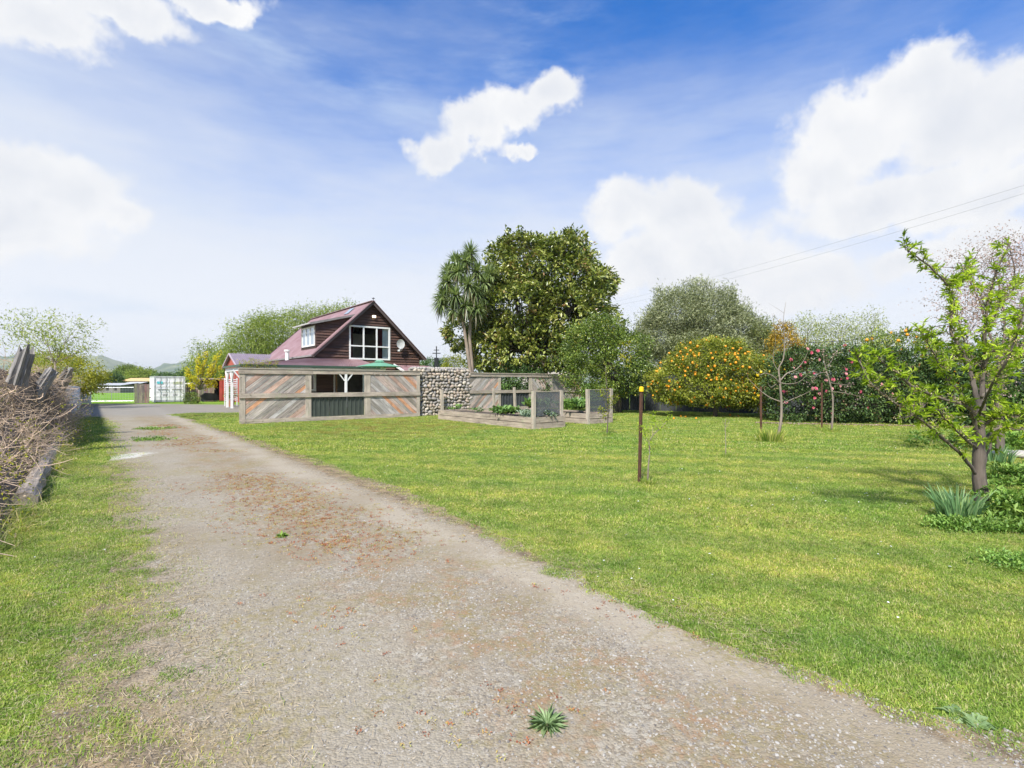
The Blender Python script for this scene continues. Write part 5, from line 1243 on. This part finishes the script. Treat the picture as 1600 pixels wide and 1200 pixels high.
# spurs with leaf tufts
mb = MB(); LP, LD, LV = [], [], []; BP = []
for (p, u, dv) in allp:
    for _ in range(4 if u > .25 else 2):
        if random.random() < .12: continue
        q = p+dv*random.uniform(-.04, .04); sd = Vector((random.gauss(0, 1), random.gauss(0, 1), random.gauss(.7, .8))).normalized(); l = random.uniform(.03, .17)
        e = q+sd*l; mb.tube([q, q.lerp(e, .5)+Vector((0, 0, .008)), e], [.0045, .0035, .002], 4, caps=False)
        if random.random() < .70:
            cv = random.uniform(.15, .95)
            for _ in range(random.randint(9, 17)):
                LP.append(tuple(q.lerp(e, random.uniform(.3, 1.1)))); dd_ = (sd*1.0+Vector((random.gauss(0, .75), random.gauss(0, .75), random.gauss(.15, .6)))); LD.append(tuple(dd_)); LV.append(min(1, max(0, cv+random.gauss(0, .15))))
        if random.random() < .55 and u < .85: BP += [tuple(q.lerp(e, random.random())+Vector((random.gauss(0, .02), random.gauss(0, .02), random.gauss(0, .02)))) for _ in range(12)]
mb.build('spurs', bark, plum, kind='stuff')
LP, LD = np.array(LP), np.array(LD); n = len(LP)
V, Fa, vv = leaf_arrays(LP, LD, rng.normal(size=(n, 3))*.5+np.array([0, 0, 1]), rng.uniform(.035, .10, n), rng.uniform(.010, .022, n), np.array(LV), .25, .25); put('foliage', fastmesh('foliage', V, Fa, L_plum, vv), plum, kind='stuff')
BP = np.array(BP); n = len(BP); V, Fa, vv = leaf_arrays(BP, rng.normal(size=(n, 3)), rng.normal(size=(n, 3)), .016, .012, rng.uniform(0, 1, n)); put('spent_blossom', fastmesh('spent_blossom', V, Fa, L_bract, vv), plum, kind='stuff')

# generic bare / young trees described by image-plane branches
def bare_tree(name, label, cat, base, Ls, m, leafm=None, lsize=(.05, .025), nleaf=6, seed=1, cr=.04, twn=3, group=None):
    o = thing(name, label, cat, tuple(base), 0, group); lp = []
    for bi, (L, r0, r1) in enumerate(Ls):
        pts = [A(px, py, base.y+dy)-base for px, py, dy in L]
        if bi == 0: pts[0].z = -.03
        ff = []
        for i in range(len(pts)-1):
            p0 = pts[max(i-1, 0)]; p1 = pts[i]; p2 = pts[i+1]; p3 = pts[min(i+2, len(pts)-1)]
            for k in range(3): u = k/3; ff.append(.5*((2*p1)+(-p0+p2)*u+(2*p0-5*p1+4*p2-p3)*u*u+(-p0+3*p1-3*p2+p3)*u**3))
        ff.append(pts[-1]); mb = MB(); mb.tube(ff, [(r0+(r1-r0)*i/(len(ff)-1))*.78 for i in range(len(ff))], 6, rough=.1)
        if bi:
            for _ in range(twn):
                k = random.randint(len(ff)//3, len(ff)-1); s_ = (ff[-1]-ff[0]).length*random.uniform(.12, .35); e = ff[k]+Vector((random.gauss(0, .6), random.gauss(0, .6), random.gauss(.5, .5))).normalized()*s_
                mb.tube(curve(ff[k], e, 4, .08), [r1*.9, r1*.8, r1*.6, r1*.3], 4); lp += [ff[k].lerp(e, .5), e]
        mb.build('trunk' if bi == 0 else 'branch', m, o, True)
        lp += ff[len(ff)//2:]
    if leafm:
        P_ = np.repeat(np.array([tuple(q) for q in lp]), nleaf, 0); P_ = P_+rng.normal(size=P_.shape)*cr
        V, Fa, vv = leaf_arrays(P_, rng.normal(size=P_.shape), rng.normal(size=P_.shape)*.5+np.array([0, 0, 1]), lsize[0], lsize[1], np.clip(rng.normal(.5, .25, len(P_)), 0, 1)); put('foliage', fastmesh('foliage', V, Fa, leafm, vv), o)
    return o
b1 = G(1213, 690)
bare_tree('bare_fruit_tree', 'larger bare fruit tree with pale crooked branches and one tall upright whip', 'tree', b1,
  [([(1213, 690, 0), (1220, 660, 0), (1221, 630, 0), (1219, 605, 0), (1218, 590, 0)], .05, .03), ([(1218, 592, 0), (1217, 575, 0), (1224, 560, 0), (1226, 530, .1), (1224, 500, .1), (1228, 472, .1)], .028, .004),
   ([(1219, 600, 0), (1208, 588, -.1), (1195, 583, -.2), (1186, 586, -.2), (1173, 573, -.3)], .022, .005), ([(1219, 595, 0), (1230, 583, .1), (1243, 578, .1), (1255, 565, .2), (1262, 550, .2)], .022, .004),
   ([(1219, 598, 0), (1232, 600, -.1), (1248, 597, -.2), (1262, 585, -.2)], .018, .004), ([(1221, 632, 0), (1235, 625, -.1), (1252, 618, -.2), (1268, 610, -.2)], .022, .004),
   ([(1221, 628, 0), (1205, 622, .1), (1190, 612, .2), (1175, 598, .2), (1168, 590, .2)], .020, .004), ([(1217, 580, 0), (1210, 570, 0), (1208, 555, 0), (1212, 530, 0), (1207, 490, 0)], .014, .003), ([(1213, 600, 0), (1204, 605, 0), (1200, 598, 0)], .012, .004)], bark_pale)
b2 = G(1299, 672)
bare_tree('bare_fruit_tree', 'smaller bare fruit tree leaning in front of the pink flowered hedge', 'tree', b2,
  [([(1299, 672, 0), (1301, 650, 0), (1301, 620, 0), (1297, 600, 0), (1291, 580, 0)], .04, .022), ([(1291, 580, 0), (1288, 565, 0), (1285, 545, 0)], .018, .004), ([(1291, 582, 0), (1280, 583, 0), (1272, 592, 0), (1268, 600, 0)], .014, .004),
   ([(1297, 598, 0), (1310, 600, 0), (1330, 602, 0)], .014, .004), ([(1300, 612, 0), (1320, 614, 0), (1345, 620, 0)], .014, .004), ([(1292, 575, 0), (1300, 563, 0), (1304, 552, 0)], .012, .003)], bark_pale, L_blos, (.05, .03), 3)
b3 = G(948, 680)
bare_tree('sapling', 'tall thin sapling with small leaves in front of the raised beds', 'tree', b3, [([(948, 680, 0), (950, 650, 0), (949, 620, 0), (947, 590, 0), (946, 572, 0)], .028, .008), ([(949, 640, 0), (944, 622, 0), (941, 610, 0)], .008, .003), ([(949, 650, 0), (956, 635, 0), (958, 622, 0)], .008, .003), ([(949, 655, 0), (943, 648, 0), (940, 640, 0)], .007, .003)], bark, L_ora, (.07, .035), 9, cr=.06)
b4 = G(1012, 755)
bare_tree('sapling', 'small bent pale sapling beside the yellow capped steel post', 'tree', b4, [([(1012, 755, 0), (1013, 730, 0), (1015, 706, 0), (1014, 690, 0)], .018, .012), ([(1014, 690, 0), (1022, 678, 0), (1034, 667, 0), (1046, 652, 0)], .010, .004), ([(1014, 692, 0), (1008, 680, 0), (1005, 668, 0)], .008, .003), ([(1020, 680, 0), (1020, 665, .1), (1022, 652, .1)], .007, .003)], bark_pale, L_plum, (.04, .018), 7, cr=.02)
b5 = G(1134, 712)
bare_tree('sapling', 'tiny bare pale sapling on the lawn in front of the orange tree', 'tree', b5, [([(1134, 712, 0), (1134, 690, 0), (1133, 665, 0), (1134, 654, 0)], .012, .006), ([(1133, 668, 0), (1139, 660, 0), (1137, 654, 0)], .006, .003), ([(1133, 664, 0), (1129, 657, 0)], .005, .003)], bark_pale)
b6 = G(1563, 716)
bare_tree('blossom_tree', 'grey trunked tree with dusty pink blossom haze behind the plum tree at the right edge', 'tree', b6,
  [([(1563, 716, 0), (1562, 680, 0), (1560, 640, 0), (1562, 600, 0), (1565, 560, 0)], .10, .07), ([(1565, 565, 0), (1545, 520, .2), (1530, 470, .4), (1510, 430, .5), (1500, 410, .5)], .032, .008), ([(1565, 560, 0), (1570, 500, .5), (1560, 440, .8), (1545, 405, .9)], .032, .008),
   ([(1565, 560, 0), (1590, 510, .2), (1610, 450, .3), (1600, 400, .4)], .032, .008), ([(1564, 580, 0), (1610, 540, 0), (1660, 480, 0)], .032, .008), ([(1545, 520, .2), (1560, 480, 0), (1585, 430, -.2), (1580, 400, -.2)], .03, .008), ([(1562, 600, 0), (1520, 560, -.2), (1500, 510, -.3), (1495, 470, -.3)], .03, .008)], bark, L_blos, (.036, .024), 40, cr=.17, twn=16)

# stakes
def stake(px, yb, yt, w_, m, label, cap=False, group='rusty stakes beside young trees'):
    g = G(px, yb); hgt = (yb-yt)*g.y/F; o = thing('stake', label, 'stake', tuple(g), random.uniform(.2, .6), group)
    mb = MB(); hh = hgt-(.05 if cap else 0)
    # a Y section steel standard
    for a in (0, 120, 240): mb.bar((0, 0, 0), (0, 0, 0), .001) if False else None
    n = 6; rr_ = w_
    prof_ = [(rr_*(1 if k % 2 == 0 else .55)*math.cos(2*math.pi*k/6), rr_*(1 if k % 2 == 0 else .55)*math.sin(2*math.pi*k/6)) for k in range(6)]
    for z in (0-.05, hh):
        for (x, y) in prof_: mb.v.append((x+.03*(z > 1)*0, y, z)); mb.g.append((z, x, y))
    for k in range(6): mb.f.append((k, (k+1) % 6, 6+(k+1) % 6, 6+k))
    mb.f.append(tuple(range(6, 12))); mb.build('shaft', m, o)
    if cap: mb = MB(); mb.tube([(0, 0, hh-.025), (0, 0, hh+.04)], rr_*1.15, 10); mb.tube([(0, 0, hh+.04), (0, 0, hh+.05)], [rr_*1.1, rr_*.7], 10); mb.build('cap', yellow_cap, o)
    return o
sk = stake(999, 753, 604, .030, rust, 'tall rusty steel stake with a bright yellow cap in the middle of the lawn', True); sk.rotation_euler = (0, .025, .3)
stake(1189.5, 684, 604, .035, rust, 'rusty stake left of the larger bare fruit tree')
stake(1284.5, 671, 598, .032, rust, 'dark stake left of the smaller bare fruit tree')

# wires
def wire(label, pts, r=.012, sag=.0, poly=24):
    P_ = [A(*p) for p in pts]; o_ = P_[0].copy(); n = poly; mb = MB(); ff = []
    for i in range(n+1): u = i/n; q = P_[0].lerp(P_[1], u)-Vector((0, 0, sag*4*u*(1-u))); ff.append(q-o_)
    mb.tube(ff, r, 4, caps=False); w_ = mb.build('power_line', cable_m if 'black' in label else grey_c, loc=tuple(o_)); tag(w_, label, 'cable', 'overhead cables')
grey_c = plain('aluminium_line', (.25, .25, .26), .6)
wire('highest of the overhead power lines crossing the right sky', [(930, 478, 75), (1640, 277, 30)], .008, .5)
wire('middle overhead power line crossing the right sky', [(930, 484, 75), (1640, 290, 30)], .008, .6)
wire('lowest faint overhead power line crossing the right sky', [(930, 494, 76), (1640, 330, 33)], .010, 1.0) if False else None
wire('thin black cable sagging over the camellia hedge towards the plum tree', [(1235, 536, 30), (1640, 470, 16)], .014, .35)
pp = Vector(((682-800)/F*58, 58, 0)); po = thing('power_pole', 'small dark pole with short cross arms on the skyline right of the house', 'pole', tuple(pp))
mb = MB(); zt = A(0, 541, 58).z; zb_ = A(0, 559, 58).z; mb.tube([(0, 0, 0), (0, 0, zb_)], .28, 8).tube([(0, 0, zb_), (0, 0, zt)], .06, 6); mb.build('pole', black_pl, po)
mb = MB(); mb.bar((-.45, 0, A(0, 552, 58).z), (.45, 0, A(0, 552, 58).z), .1).bar((-.3, 0, A(0, 547, 58).z), (.3, 0, A(0, 547, 58).z), .08); mb.build('cross_arm', black_pl, po)

# ------------------------------------------------------------------ planting on the right and tufts
def strap_clump(name, label, cat, base, n, h, w_, m, spread=.15, lean=.35, group=None, sep=True):
    o = thing(name, label, cat, tuple(base), 0, group); a = rng.uniform(0, 6.28, n); rr_ = np.sqrt(rng.uniform(0, 1, n))*spread
    P0 = np.stack([rr_*np.cos(a), rr_*np.sin(a), np.zeros(n)], 1); L_ = h*rng.uniform(.6, 1.05, n)[:, None]
    D = np.stack([np.cos(a)*rng.uniform(0, lean, n), np.sin(a)*rng.uniform(0, lean, n), np.ones(n)], 1); D = norm(D)
    sd = norm(np.cross(D, rng.normal(size=(n, 3)))); P1 = P0+D*L_*.55; P2 = P0+D*L_*1.0+np.stack([np.cos(a), np.sin(a), -np.ones(n)*.8], 1)*L_*rng.uniform(.0, .22, n)[:, None]
    V = np.stack([P0-sd*w_*.5, P0+sd*w_*.5, P1-sd*w_*.5, P1+sd*w_*.5, P2-sd*w_*.1, P2+sd*w_*.1], 1).reshape(-1, 3); i = np.arange(n)[:, None]*6
    Fa = np.concatenate([i+np.array([0, 1, 3, 2]), i+np.array([2, 3, 5, 4])], 0); vv = np.repeat(rng.uniform(0, 1, n), 6)
    put('leaves', fastmesh('leaves', V, Fa, m, vv), o, kind='stuff'); return o
strap_clump('daffodil_clump', 'upright blue green daffodil leaves at the foot of the plum tree', 'plant', G(1497, 812), 150, .40, .016, L_daf, .17, .45)
strap_clump('daffodil_clump', 'small clump of daffodil leaves behind the plum tree trunk beside the pale stones', 'plant', G(1555, 722), 90, .36, .02, L_daf, .25, .5)
strap_clump('grass_tuft', 'long green grass tuft at the foot of the larger bare fruit tree', 'grass tuft', G(1204, 690), 420, .36, .012, grass_blade, .28, .5, 'grass tufts around young trees')
strap_clump('grass_tuft', 'short grass tuft at the foot of the tall thin sapling', 'grass tuft', G(951, 681), 160, .13, .01, grass_blade, .16, .6, 'grass tufts around young trees')
strap_clump('grass_tuft', 'little grass tuft around the bent sapling near the yellow capped stake', 'grass tuft', G(1014, 756), 160, .10, .007, grass_blade, .11, .7, 'grass tufts around young trees')
strap_clump('grass_tuft', 'little grass tuft around the tiny bare sapling', 'grass tuft', G(1134, 714), 130, .10, .008, grass_blade, .12, .7, 'grass tufts around young trees')
strap_clump('grass_tuft', 'weedy tuft at the foot of the smaller bare fruit tree', 'grass tuft', G(1298, 674), 180, .16, .012, grass_blade, .3, .6, 'grass tufts around young trees')
def lowplants(name, label, cat, base, nl, rx, ry, h, m, ll, lw, per=16):
    o = thing(name, label, cat, tuple(base)); veg_patch(o, 'leaves', [(random.gauss(0, .5)*rx, random.gauss(0, .5)*ry, random.uniform(0, 1)**1.3*h) for _ in range(nl)], m, ll, lw, per, .05); return o
L_gc = leafmat('groundcover_leaf', [(0, (.07, .15, .025)), (.5, (.19, .34, .055)), (1, (.38, .50, .12))], .5, .3)
lowplants('groundcover_patch', 'feathery green groundcover spreading around the plum tree foot', 'plant', G(1545, 826), 240, .55, .16, .07, L_gc, .05, .022, 22)
lowplants('leafy_bush', 'fresh green leafy bush right of the plum trunk at the picture edge', 'bush', G(1612, 815), 220, .34, .35, .28, L_gc, .08, .03, 20)
lowplants('leafy_bush', 'fine leaved green bush behind the plum trunk near the pale stones', 'bush', G(1600, 755), 200, .5, .4, .25, L_gc, .07, .03, 18)
lowplants('groundcover_patch', 'low weeds with white daisies at the lower right lawn edge', 'plant', G(1592, 885), 90, .22, .18, .05, L_gc, .035, .018, 14)
lowplants('leafy_bush', 'light green undergrowth between the hedge and the plum tree', 'bush', G(1560, 700), 200, 1.6, .5, .35, L_gc, .1, .05, 16)
for i, (px, py, rx) in enumerate(((1570, 713, .3), (1597, 716, .26))):
    g = G(px, py); o = put('edging_stone', SM[i], loc=(g.x, g.y, .07), rot=(0, 0, .3*i), scale=(rx*.9, .15, .08), color=(.42, .39, .34)); tag(o, ('left' if i == 0 else 'right')+' pale stone edging the bed behind the plum tree', 'stone', 'pale edging stones')
# driveway weeds
L_gc2 = leafmat('soft_weed_leaf', [(0, (.09, .16, .06)), (.5, (.19, .29, .11)), (1, (.34, .44, .22))], .6, .25)
def rosette(label, base, r, n, m, w_=.016, name='weed', flat=1.0):
    o = thing(name, label, 'weed', tuple(base)); a = rng.uniform(0, 6.28, n); el = rng.uniform(.05, .95, n)**1.2*flat
    D = np.stack([np.cos(a)*np.cos(el), np.sin(a)*np.cos(el), np.sin(el)], 1); P0 = np.zeros((n, 3))+D*.01
    V, Fa, vv = leaf_arrays(P0, D, np.tile([0, 0, 1.0], (n, 1))+rng.normal(size=(n, 3))*.25, r*rng.uniform(.35, 1.1, n), w_, rng.uniform(.2, 1, n), .2, .25)
    put('leaves', fastmesh('leaves', V, Fa, m, vv), o); return o
rosette('silvery green rosette weed growing alone in the gravel near the bottom of the picture', G(855, 1135), .085, 170, L_gc2, .012)
rosette('tiny dark green weed in the rusty centre strip of the driveway', G(440, 839), .07, 60, L_gc, .02)
for i, (px, py, lab) in enumerate(((1495, 1120, 'left plantain weed on the lower right lawn edge'), (1522, 1132, 'right plantain weed on the lower right lawn edge'))): rosette(lab, G(px, py), .09, 34, L_gc2, .034, flat=.35)
for i, (px, py, lab) in enumerate(((240, 671, 'nearer green weed mat in the far centre strip of the driveway'), (232, 688, 'small dark weed mat before the yellow moss in the driveway'))):
    lowplants('weed_mat', lab, 'weed', G(px, py), 60, .5, .35, .04, L_gc, .06, .03, 8)

# ------------------------------------------------------------------ grass, pebbles, straw, daisies (uncountable)
def blades(n, rad, h, w_, segs, lean=.5, dry=.1):
    a = rng.uniform(0, 6.28, n); rr_ = np.sqrt(rng.uniform(0, 1, n))*rad; P0 = np.stack([rr_*np.cos(a), rr_*np.sin(a), np.zeros(n)-.004], 1)
    b = rng.uniform(0, 6.28, n); ln = rng.uniform(.05, lean, n); hh = h*rng.uniform(.45, 1.1, n)
    D = np.stack([np.cos(b)*ln, np.sin(b)*ln, np.ones(n)], 1); D = norm(D)*hh[:, None]; sd = np.stack([-np.sin(b+rng.normal(0, .7, n)), np.cos(b), np.zeros(n)], 1)*w_*.5
    P1 = P0+D*.55; P2 = P0+D+np.stack([np.cos(b), np.sin(b), -.4*np.ones(n)], 1)*(hh*ln*.6)[:, None]
    v = np.clip(rng.normal(.5, .2, n), 0, .88); v[rng.uniform(0, 1, n) < dry] = 1.0
    if segs == 2:
        V = np.stack([P0-sd, P0+sd, P1-sd*.9, P1+sd*.9, P2], 1).reshape(-1, 3); i = np.arange(n)[:, None]*5; Fa = np.concatenate([i+np.array([0, 1, 3]), i+np.array([0, 3, 2]), i+np.array([2, 3, 4])], 0); k = 5
    else:
        V = np.stack([P0-sd, P0+sd, P2], 1).reshape(-1, 3); i = np.arange(n)[:, None]*3; Fa = i+np.array([0, 1, 2]); k = 3
    return fastmesh('grass', V, Fa, grass_blade, np.repeat(v, k))
drive_np = drive
left_strip = gpts([(150, 651), (161, 655), (164, 675), (166, 700), (168, 740), (177, 800), (183, 850), (176, 890), (147, 960), (117, 1007), (80, 1077), (30, 1133), (-90, 1260), (-500, 1700), (-1400, 1700), (-260, 900), (-60, 790), (104, 668), (112, 656)])
lawn = [(x, y) for x, y in wobble(right_edge, .03)]+gpts([(300, 645.6), (350, 645.2), (385, 645)])+[(-9.9, 25.5), (-2, 31), (5, 28.4), (26, 17.4), (26, 1)]
def in_green(X_, Y_):
    c = X_*D1.x+Y_*D1.y
    ragged = (c > -.6) & (c < .22+.14*np.sin(X_*4.1+Y_*3.3)+.12*np.sin(X_*11-Y_*9)) & ((Y_ > 4.6) | (np.sin(X_*6.1+np.sin(Y_*5.7)*2)*np.sin(Y_*6.7+np.sin(X_*5)*2)+rng.normal(0, .3, len(X_)) > .0)) & (Y_ < 13)
    dl = .05+.09*np.abs(np.sin(X_*5+np.sin(Y_*7)))*np.abs(np.sin(Y_*11+X_*3))+rng.uniform(0, .05, len(X_))
    fringe = (inpoly(X_+D1.x*dl, Y_+D1.y*dl, lawn) | inpoly(X_-D1.x*dl*1.5, Y_-D1.y*dl*1.5, left_strip)) & (Y_ < 20)
    return inpoly(X_, Y_, lawn) | inpoly(X_, Y_, left_strip) | ragged | fringe
beds = [[tuple((c+D1*a_+D2*b_).xy) for a_, b_ in ((-.1, -.1), (1.45, -.1), (1.45, l_), (-.1, l_))] for c, l_ in ((c1, 5.95), (c2, 4.75))]
def sample(x0, x1, y0, y1, dens, test):
    n = int((x1-x0)*(y1-y0)*dens); X_ = rng.uniform(x0, x1, n); Y_ = rng.uniform(y0, y1, n)
    k = (np.abs(X_) < Y_*1.08+.6) & test(X_, Y_)
    for b_ in beds: k &= ~inpoly(X_, Y_, b_)
    k &= ~((X_ < -4.05) & (Y_ > 18.46+(X_+9.81)*.732+.1) & (X_ > -9.85) & (Y_ < 29) & (Y_ > 26)) 
    return X_[k], Y_[k]
def lay(name, X_, Y_, meshes, s0, s1, label=None):
    n = len(X_); pts = np.stack([X_, Y_, np.zeros(n)], 1); rots = np.stack([rng.normal(0, .06, n), rng.normal(0, .06, n), rng.uniform(0, 6.28, n)], 1); s = rng.uniform(s0, s1, n)
    cl_ = .75+.5*(np.sin(X_*1.7+np.sin(Y_*2.3)*1.5)*np.sin(Y_*1.9+np.sin(X_*1.3)*2)*.5+.5)
    scl = np.stack([s, s, s*cl_], 1); return scatter(name, pts, rots, scl, meshes)
near = [blades(110, .085, .027, .0036, 2, 1.2, .16) for _ in range(5)]
mid_ = [blades(100, .17, .032, .0075, 1, 1.2, .15) for _ in range(4)]
farm = [blades(90, .32, .042, .016, 1, 1.2, .14) for _ in range(4)]
X_, Y_ = sample(-6, 8, 1.7, 5.2, 330, in_green); lay('near_grass', X_, Y_, near, .8, 1.15)
X_, Y_ = sample(-12, 12, 5.2, 11, 110, in_green); lay('mid_grass', X_, Y_, mid_, .8, 1.15)
X_, Y_ = sample(-24, 26, 11, 30, 34, in_green); lay('far_grass', X_, Y_, farm, .8, 1.15)
# sparse, dry grass on the soil verges
def verge_test(X_, Y_):
    c = X_*D1.x+Y_*D1.y; wob = np.sin(X_*3+Y_*2)*.1
    k1 = (c+wob < .75) & (c > -1.5); k2 = (c > 2.76+wob*.8+.16*np.clip((Y_-2.5)/3, 0, 1))
    cl_ = np.sin(X_*5+np.sin(Y_*4)*2)*np.sin(Y_*6+np.sin(X_*3)*2) > -.25
    return inpoly(X_, Y_, drive_np) & (k1 | k2) & cl_
X_, Y_ = sample(-8, 4, 1.7, 14, 120, verge_test); dryg = [blades(36, .09, .026, .0032, 2, 1.4, .52) for _ in range(4)]; lay('verge_grass', X_, Y_, dryg, .7, 1.2)
n_ = 26000
def straw_pts(n):
    c = np.where(rng.uniform(0, 1, n) < .72, rng.normal(.15, .35, n), rng.normal(2.98, .14, n)); s = rng.uniform(1.2, 12, n)
    X_ = c*D1.x+s*D2.x; Y_ = c*D1.y+s*D2.y; k = Y_ > 1.6; return X_[k], Y_[k]
X_, Y_ = straw_pts(n_); n = len(X_); a = rng.normal(2.3, .9, n)
V, Fa, vv = leaf_arrays(np.stack([X_, Y_, rng.uniform(.008, .022, n)], 1), np.stack([np.cos(a), np.sin(a), rng.normal(0, .08, n)], 1), np.tile([0, 0, 1.0], (n, 1)), rng.uniform(.02, .085, n), .0022, rng.uniform(0, 1, n), .1, .02)
put('straw_litter', fastmesh('straw_litter', V, Fa, L_straw, vv), kind='stuff')
# pebbles
def peb(seed, sub=1):
    bm = bmesh.new(); bmesh.ops.create_icosphere(bm, subdivisions=sub, radius=1); rs = random.Random(seed)
    for v in bm.verts: v.co = Vector((v.co.x*1.2, v.co.y*.9, v.co.z*.6))*rs.uniform(.75, 1.2)
    me = bpy.data.meshes.new('pebble'); bm.to_mesh(me); bm.free(); me.materials.append(pebble_m); return me
pebs = [peb(i) for i in range(6)]
def ind(X_, Y_): return inpoly(X_, Y_, drive_np)
def pebbles(x0, x1, y0, y1, dens, r0, r1):
    X_, Y_ = sample(x0, x1, y0, y1, dens, ind); c = X_*D1.x+Y_*D1.y
    pr_ = .25+.75*np.clip((c-1.0)/2, 0, 1)*np.clip((4.2-Y_)/2, .15, 1)+.2*np.sin(X_*4)*np.sin(Y_*5); pr_ = pr_*np.where(c < .7, .35, 1); pr_ = np.clip(pr_*np.where(np.abs(c-2.6) < .16, .45, 1), .05, 1)
    k = rng.uniform(0, 1, len(X_)) < pr_; X_, Y_ = X_[k], Y_[k]; n = len(X_); s = r0+(r1-r0)*rng.uniform(0, 1, n)**3.0
    return np.stack([X_, Y_, s*.1+.005], 1), rng.uniform(-3, 3, (n, 3))*np.array([.12, .12, 1]), np.stack([s, s, s], 1)
a1 = pebbles(-3, 4, 1.7, 4.2, 6200, .0022, .0085); a2 = pebbles(-6, 3.5, 4.2, 8, 900, .004, .010)
scatter('gravel_stones', np.concatenate([a1[0], a2[0]]), np.concatenate([a1[1], a2[1]]), np.concatenate([a1[2], a2[2]]), pebs)
# rusty low succulents in the centre strip
n = 7500; s = rng.uniform(1.6, 22, n); c = rng.normal(1.85, .42, n)
X_ = c*D1.x+s*D2.x; Y_ = c*D1.y+s*D2.y; cl_ = np.sin(X_*2.3+np.sin(Y_*1.7)*2)*np.sin(Y_*2.1+1)+rng.normal(0, .35, n)
k = (cl_ > np.where(Y_ < 4.3, .55, .25)) & (Y_ > 1.7) & ((Y_ < 8.6) | (Y_ > 11)); big = (np.abs(Y_-6.2) < 1.5) & (rng.uniform(0, 1, n) < .95); k = k | big; X_, Y_ = X_[k], Y_[k]; n = len(X_); per = 9
P_ = np.repeat(np.stack([X_, Y_, np.full(n, .008)], 1), per, 0)+rng.normal(size=(n*per, 3))*np.array([.014, .014, .003]); D = rng.normal(size=(n*per, 3)); D[:, 2] = np.abs(D[:, 2])*.8
V, Fa, vv = leaf_arrays(P_, D, np.tile([0, 0, 1.0], (n*per, 1)), .014, .007, np.clip(np.repeat(rng.uniform(0, 1, n), per)+rng.normal(0, .15, n*per), 0, 1)); put('rusty_ground_plants', fastmesh('rusty_ground_plants', V, Fa, L_red, vv), kind='stuff')
# daisies
X_, Y_ = sample(-9, 16, 3, 20, 4.5, in_green)
k = (np.sin(X_*.9+1)*np.sin(Y_*.7)+rng.normal(0, .4, len(X_))) > .1; X_, Y_ = X_[k], Y_[k]; n = len(X_)
dm_ = flower_mesh('daisy', petal_w); s = rng.uniform(.006, .012, n)
scatter('daisies', np.stack([X_, Y_, rng.uniform(.024, .034, n)], 1), rng.uniform(-.3, .3, (n, 3)), np.stack([s, s, s*.3], 1), [dm_])
# rank grass at the foot of the heap
n = 4200; s = rng.uniform(27, 41.2, n); off = rng.uniform(-.28, .15, n)+np.where(s > 36, rng.uniform(-.1, 1.0, n), 0); b_ = np.array([tuple(B(a_, c_)) for a_, c_ in zip(s, off)])
k = np.ones(n, bool); lgm = []
for i in range(3):
    m_ = blades(12, .06, .28, .008, 2, 1.6, .25); lgm.append(m_)
scatter('rank_grass', b_+np.array([0, 0, .0]), np.stack([rng.normal(0, .25, n), rng.normal(0, .25, n), rng.uniform(0, 6, n)], 1), np.repeat(rng.uniform(.35, .95, n)[:, None], 3, 1), lgm)
for o in bpy.data.objects:
    if o.type == 'MESH' and o.parent is None and o.get('kind') is None and o.get('label') is None: print('UNTAGGED', o.name)
